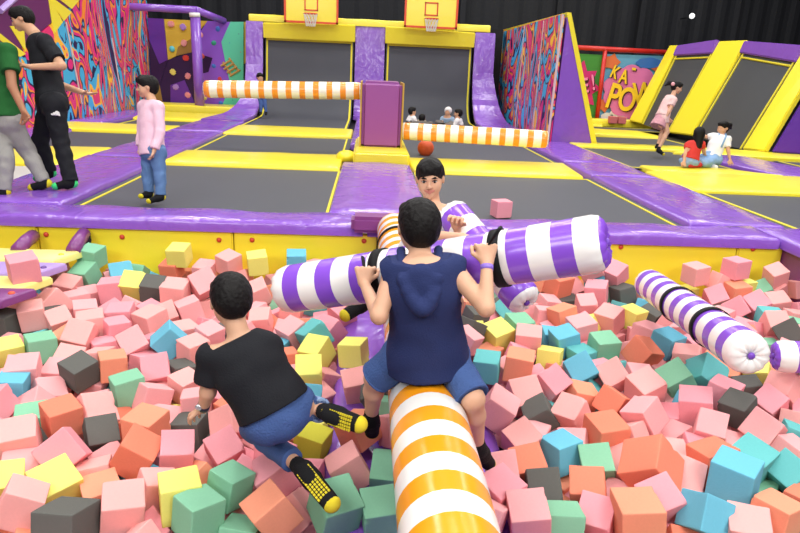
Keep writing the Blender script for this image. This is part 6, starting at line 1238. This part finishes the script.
# --- crouching boy at the left
J=dict(pel=P(277,413,2.52),chest=P(250,368,2.50),neck=P(239,338,2.50),shL=P(213,357,2.47),shR=P(268,350,2.56),elL=P(208,392,2.50),elR=P(278,372,2.75),wrL=P(203,408,2.56),wrR=P(272,392,2.9),
 hipL=P(264,422,2.52),hipR=P(294,405,2.57),knL=P(252,428,2.92),knR=P(284,398,2.82),anL=P(304,470,2.55),anR=P(331,414,2.52),toL=P(331,503,2.42),toR=P(358,424,2.46),
 head=dict(c=P(231,301,2.52),size=.205,fwd=(-.32,.85,-.42)))
look=dict(skin=SK2,base=P(280,440,2.5),fat=.98,pants=dict(name='jeans',m=M_den,len=1.80,t=.010,flare=1.3,cuff='R',cm=M_denl,cw=.045),shirt=dict(m=M_blk,sleeve=.72,t=.016,flare=1.3,hem=.02,lab='black short-sleeved T-shirt'),
 sock=sockd(h=.05,dots=True),soleL=tuple(-fw+V((.25,0,.1))),soleR=tuple(-fw+V((0,0,-.1))),handL=dict(d=(-.45,.5,-.5),n=(.1,.1,-1),side=1,curl=.25),handR=dict(d=(0,.5,-.7),n=(0,0,-1),side=-1,curl=.3))
for s in ('soleL','soleR'): look[s]=tuple(V(look[s]).normalized())
root,body=person('crouching boy in a black T-shirt and jeans seen from behind among the foam cubes',J,1.30,look,.0055)
w=V(J['wrL']); d=(w-V(J['elL'])).normalized(); c=w-d*.012
o=mesh_obj('wristwatch',tube_bm([c-d*.011,c+d*.011],.0245,20),mat('navy watch strap',(30,34,60),.5),body,True); o['label']='dark watch strap'
bm=bmesh.new(); bmesh.ops.create_uvsphere(bm,u_segments=14,v_segments=8,radius=1); cc=c-fw*.024-cR*.012; bmesh.ops.transform(bm,matrix=Matrix.Translation(cc)@Matrix.Diagonal((.014,.008,.014,1)),verts=bm.verts); mesh_obj('watch_case',bm,mat('silver case',(215,218,222),.25,metal=.6),o,True)
# --- teenager in black
D=6.45
def PP(lst,D0): return {k:P(v[0],v[1],D0+(v[2] if len(v)>2 else 0)) for k,v in lst.items()}
J=PP(dict(pel=(52,102),chest=(43,56),neck=(34,32),shL=(40,42,.14),shR=(45,42,-.14),elL=(54,68,.28),elR=(62,66,-.2),wrL=(84,93,.32),wrR=(30,67,-.25),hipL=(50,104,.1),hipR=(54,104,-.1),knL=(40,140,.15),knR=(61,142,-.05),anL=(50,173,.25),anR=(71,183,-.05),toL=(38,178,.2),toR=(57,186,-.12)),D)
J['elL']=P(58,84,D+.3)
J['head']=dict(c=P(22,19,D),size=.225,fwd=(-1,-.25,-.32),up=(-.2,0,1))
M_gs=mat('neon green sock patch',(60,215,120),.8)
look=dict(skin=SK1,base=P(62,186,D),eyes=True,fat=.9,pants=dict(m=M_blk,len=1.97,t=.018,flare=1.5,waist=.02),shirt=dict(m=M_blk,sleeve=.75,t=.02,flare=1.35,hem=-.045,lab='black T-shirt'),sock=dict(m=M_sock,tip=M_gs,h=.03),
 handL=dict(d=(.9,-.1,-.05),n=(0,0,1),side=1,curl=.15),handR=dict(d=(-.9,-.1,.2),n=(0,-.3,-1),side=1,curl=.3))
root,body=person('teenage boy in black T-shirt and black tracksuit trousers walking on the purple pad',J,1.74,look,.010,group=None)
bm=bmesh.new()      # three slanted bars of the trouser emblem
for k,(dx,hh) in enumerate(((-2.0,1.8),(0.2,3.0),(2.4,4.2))):
    p=[P(54.5+dx-1.0,115,D-.2),P(54.5+dx+.8,115,D-.2),P(54.5+dx-.2,115-hh,D-.2),P(54.5+dx-1.9,115-hh+.6,D-.2)]
    vs=[bm.verts.new(x) for x in p]; vs2=[bm.verts.new(x+fw*.05) for x in p]; bm.faces.new(vs)
    for i in range(4): bm.faces.new((vs[i-1],vs[i],vs2[i],vs2[i-1]))
bmesh.ops.recalc_face_normals(bm,faces=bm.faces)
o=mesh_obj('emblem',bm,M_wht,root); o['label']='white three-bar triangular emblem'
# --- man in green at the left edge
D=6.2
J=PP(dict(pel=(2,118),chest=(-2,72),neck=(-8,38),shL=(-16,50,.1),shR=(8,52,-.15),elL=(-28,80,.1),elR=(12,86,-.22),wrL=(-30,105,0),wrR=(24,112,-.24),hipL=(-4,122,.05),hipR=(10,122,-.05),knL=(6,160,-.1),knR=(28,152,.1),anL=(4,192,-.12),anR=(45,183,.12),toL=(-12,200,-.15),toR=(33,187,.1)),D)
J['head']=dict(c=P(-16,14,D),size=.23,fwd=(-1,.3,-.3))
look=dict(skin=SK3,base=P(20,198,D),fat=1.15,pants=dict(name='jeans',m=mat('grey denim',(150,148,144),.85,.2,.3,90,var=.1,vscale=6),len=1.96,t=.016,flare=1.3,waist=.03),shirt=dict(m=mat('dark green cotton',(34,92,44),.85,.2,.2,100),sleeve=.6,t=.022,flare=1.3,hem=-.02,lab='dark green T-shirt'),sock=dict(m=M_sock,tip=M_sy,h=.02),handR=dict(n=(-.3,-.5,0),side=1,curl=.5))
person('man in a dark green T-shirt and grey jeans at the left picture edge',J,1.74,look,.010)
# --- boy in pink shirt
D=6.22
J=PP(dict(pel=(152,150),chest=(151,118),neck=(152,99),shL=(144,106,.08),shR=(158,107,-.08),elL=(142,130,.1),elR=(160,132,-.1),wrL=(140,148,.08),wrR=(154,151,-.14),hipL=(149,152,.05),hipR=(157,152,-.05),knL=(148,174,.06),knR=(160,175,-.04),anL=(149,194,.06),anR=(161,197,-.04),toL=(142,196,.0),toR=(150,201,-.1)),D)
J['head']=dict(c=P(147,87,D),size=.205,fwd=(-1,-.35,-.05))
look=dict(skin=SK2,base=P(155,200,D),eyes=True,pants=dict(name='jeans',m=mat('washed blue denim',(96,128,172),.85,.2,.4,80,var=.2,vscale=8),len=1.93,t=.013,flare=1.35),shirt=dict(m=mat('pink cotton shirt',(238,198,214),.8,.2,.2,60),sleeve=1.9,t=.018,flare=1.3,hem=-.045,loose=.09,lab='pale pink long-sleeved shirt'),sock=sockd(h=.04),
 handR=dict(n=(-.8,-.2,0),side=1,curl=.3),handL=dict(n=(.5,0,0),side=-1,curl=.3))
person('boy in a pale pink long-sleeved shirt and jeans standing on the left trampoline',J,1.24,look,.009)
# --- small boy in blue far back
D=15.9
J=PP(dict(pel=(262,96),chest=(262,87),neck=(262,82),shL=(258.5,84),shR=(266,84),elL=(257,90),elR=(268,89),wrL=(258,95),wrR=(270,94),hipL=(260,97),hipR=(264,97),knL=(261,105),knR=(265,105),anL=(261,113),anR=(266,113),toL=(260,114.5,-.1),toR=(266,114.5,-.1)),D)
J['head']=dict(c=P(260,77.5,D),size=.21,fwd=(.5,-1,-.2))
person('small boy in a blue shirt and jeans standing beside the left back trampoline',J,1.03,dict(skin=SK1,base=P(262,114,D),pants=dict(name='jeans',m=M_den,len=1.9),shirt=dict(m=mat('bright blue cotton',(50,90,175),.8),sleeve=.7,t=.015,lab='blue shirt'),sock=dict(m=M_sock,h=.03)),.016)
# --- seated children at the back
GK='children sitting in a circle on the right back trampoline'
def sitter(hx,hy,D,fwd,lab,shirtm,hair='short',lean=(0,0),sk=SK1,pants=mat('grey brown trousers',(110,104,98),.8),arm=None):
    s=D/16.; u=650/D
    c=P(hx,hy,D); f=V(fwd).normalized(); r=f.cross(V((0,0,1))).normalized(); up=V((0,0,1))
    pel=V((c.x,c.y,.06))-f*.04; neck=c-up*.13; chest=neck.lerp(pel,.35)
    J=dict(pel=pel,chest=chest,neck=neck,shL=neck-up*.04-r*.13,shR=neck-up*.04+r*.13,elL=neck-up*.22-r*.17+f*.08,elR=neck-up*.22+r*.17+f*.08,wrL=neck-up*.3-r*.1+f*.24,wrR=neck-up*.3+r*.1+f*.24,
      hipL=pel-r*.07,hipR=pel+r*.07,knL=pel-r*.2+f*.24+up*.0,knR=pel+r*.2+f*.24+up*.0,anL=pel+r*.0+f*.30-up*.03,anR=pel-r*.02+f*.2-up*.03,toL=pel+r*.12+f*.34-up*.05,toR=pel-r*.14+f*.24-up*.05,
      head=dict(c=c,size=.205,fwd=tuple(f)))
    person(lab,J,1.15,dict(skin=sk,base=pel,hair=hair,pants=dict(m=pants,len=1.85),shirt=dict(m=shirtm,sleeve=.8,t=.02,hem=-.01),sock=dict(m=M_sock,h=.03)),.016,group=GK)
sitter(412.5,111.5,15.6,(1,.3,0),'dark-haired child in a white top sitting leftmost in the circle behind the right arm',M_wht)
sitter(422,118.5,15.2,(.2,1,0),'child with only dark hair showing, second from left in the sitting circle',mat('cream cotton',(222,208,170),.8))
sitter(448,112,15.9,(-.5,-1,0),'child with a white head wrap and pale blue top sitting in the circle',mat('pale blue cotton',(150,175,200),.8),hair='wrap')
sitter(458,113.5,15.2,(-1,.25,0),'dark-haired child in a white T-shirt sitting rightmost in the circle',M_wht)
p=P(434,124,15.5); 
# --- girl in pink skirt
D=11.8
J=PP(dict(pel=(662,117),chest=(668,103),neck=(673,95.5),shL=(668,98,.12),shR=(674,100,-.12),elL=(664,110,.16),elR=(669,112,-.14),wrL=(669,119,.2),wrR=(662,123,-.1),hipL=(660,118,.06),hipR=(664,118,-.06),knL=(663,131,.06),knR=(667,132,-.04),anL=(657,147,.06),anR=(658,150,-.05),toL=(661,152,.0),toR=(663,154,-.1)),D)
J['head']=dict(c=P(677,87.5,D),size=.205,fwd=(1,-.3,-.3))
M_pk=mat('pale pink cotton',(228,190,186),.8)
root,b=person('girl with a ponytail in a pink top and checked pink skirt, bending forward',J,1.3,dict(skin=SK2,base=P(660,153,D),hair='pony',shirt=dict(m=M_pk,sleeve=.5,t=.014,hem=.0),skirt=mat('rose check cotton',(206,150,160),.8,var=.25,vscale=28),pants=dict(name='under_shorts',m=M_pk,len=.4),sock=sockd(h=.045)),.011)
bm=bmesh.new(); bmesh.ops.create_icosphere(bm,subdivisions=2,radius=.035); bmesh.ops.translate(bm,vec=P(673,84,D-.1),verts=bm.verts); mesh_obj('hair_bow',bm,mat('pink ribbon',(235,170,180)),root,True)
# --- girl in red with long hair
D=10.15
J=PP(dict(pel=(690,161),chest=(693,149),neck=(696,141),shL=(688,145),shR=(702,144),elL=(685,154,-.05),elR=(704,152,.1),wrL=(684,162,-.08),wrR=(706,158,.22),hipL=(686,162),hipR=(694,162),knL=(682,161,.25),knR=(704,160,.2),anL=(690,164,.1),anR=(700,165,.0),toL=(683,165,.0),toR=(690,166,-.05)),D)
J['head']=dict(c=P(699,134,D),size=.205,fwd=(.4,1,-.2))
person('girl with long black hair and a red top sitting on the right, back turned',J,1.15,dict(skin=SK1,base=P(690,165,D),hair='long',shirt=dict(m=mat('red cotton',(200,48,42),.8),sleeve=.4,t=.012,hem=.02),pants=dict(name='jeans',m=M_denl,len=1.8),sock=dict(m=mat('red sock',(180,40,40),.8),h=.03)),.010,group=None)
# --- girl in overalls
D=10.45
J=PP(dict(pel=(712,158),chest=(717,144),neck=(722,135),shL=(728,139,-.05),shR=(713,136,.05),elL=(728,150,-.08),elR=(706,137,.1),wrL=(730,160,-.1),wrR=(700,134,.1),hipL=(716,160,-.02),hipR=(708,159,.02),knL=(704,163,-.25),knR=(702,158,-.1),anL=(710,166,-.1),anR=(706,165,.0),toL=(716,167,-.2),toR=(713,167,-.1)),D)
J['head']=dict(c=P(723,128,D),size=.205,fwd=(-1,-.45,-.1))
M_ov=mat('light blue denim',(138,172,212),.85,.2,.3,60,var=.1,vscale=8)
lk=dict(skin=SK1,base=P(712,165,D),hair='pony',shirt=dict(m=M_wht,sleeve=.75,t=.012,hem=.0,lab='white T-shirt'),pants=dict(name='overalls',m=M_ov,len=1.9,t=.022,waist=.10),sock=dict(m=M_wht,h=.03))
root,b=person('girl in light blue dungarees and a white T-shirt kneeling and reaching down on the right',J,1.22,lk,.010)
n_=V(J['neck']);c_=V(J['chest']); rx=(V(J['shL'])-V(J['shR'])).normalized()
bm=bmesh.new()
for s in (-1,1): 
    u=n_+rx*.05*s+V((0,0,.02)); tube_bm([c_+rx*.05*s+V((-.03,-.10,-.03)),u+V((-.02,-.055,-.02)),u+V((0,0,.012)),c_+rx*.05*s+V((.03,.09,-.02))],.016,6,bm)
mesh_obj('dungaree_straps',bm,M_ov,root,True)
# ------------------------------------------------------------------ light: rows of ceiling panels, plus fill lamps added behind the camera
def area(x,y,z,sx,sy,e,rot=(0,0,0),c=(1,.985,.96)):
    l=bpy.data.lights.new('ceiling_or_fill_panel','AREA'); l.shape='RECTANGLE'; l.size=sx; l.size_y=sy; l.energy=e; l.color=c
    o=bpy.data.objects.new('ceiling_or_fill_panel',l); o.location=(x,y,z); o.rotation_euler=rot; COL.objects.link(o)
for x in (-5,0,5,10):
    for y in (-1.5,3.5,8.5,13.5,18.5):
        area(x,y,8.2,2.2,1.6,EN)
area(-4,-3.3,5.0,4,2.0,EF,(math.radians(66),0,math.radians(-12)))  # added fill lamp, unseen behind the camera, brightens the front faces
area(3,-3.3,5.0,4,2.0,EF,(math.radians(66),0,math.radians(12)))  # its partner on the right, likewise added as unseen front fill
area(3,21,7.5,8,1.5,EN*.6,(math.radians(-35),0,0))
w=bpy.data.worlds.new('world'); w.use_nodes=True; w.node_tree.nodes['Background'].inputs[0].default_value=(.5,.5,.52,1); w.node_tree.nodes['Background'].inputs[1].default_value=.0; SC.world=w
SC.view_settings.view_transform='Standard'; SC.view_settings.look='None'; SC.view_settings.gamma=1; SC.view_settings.exposure=0
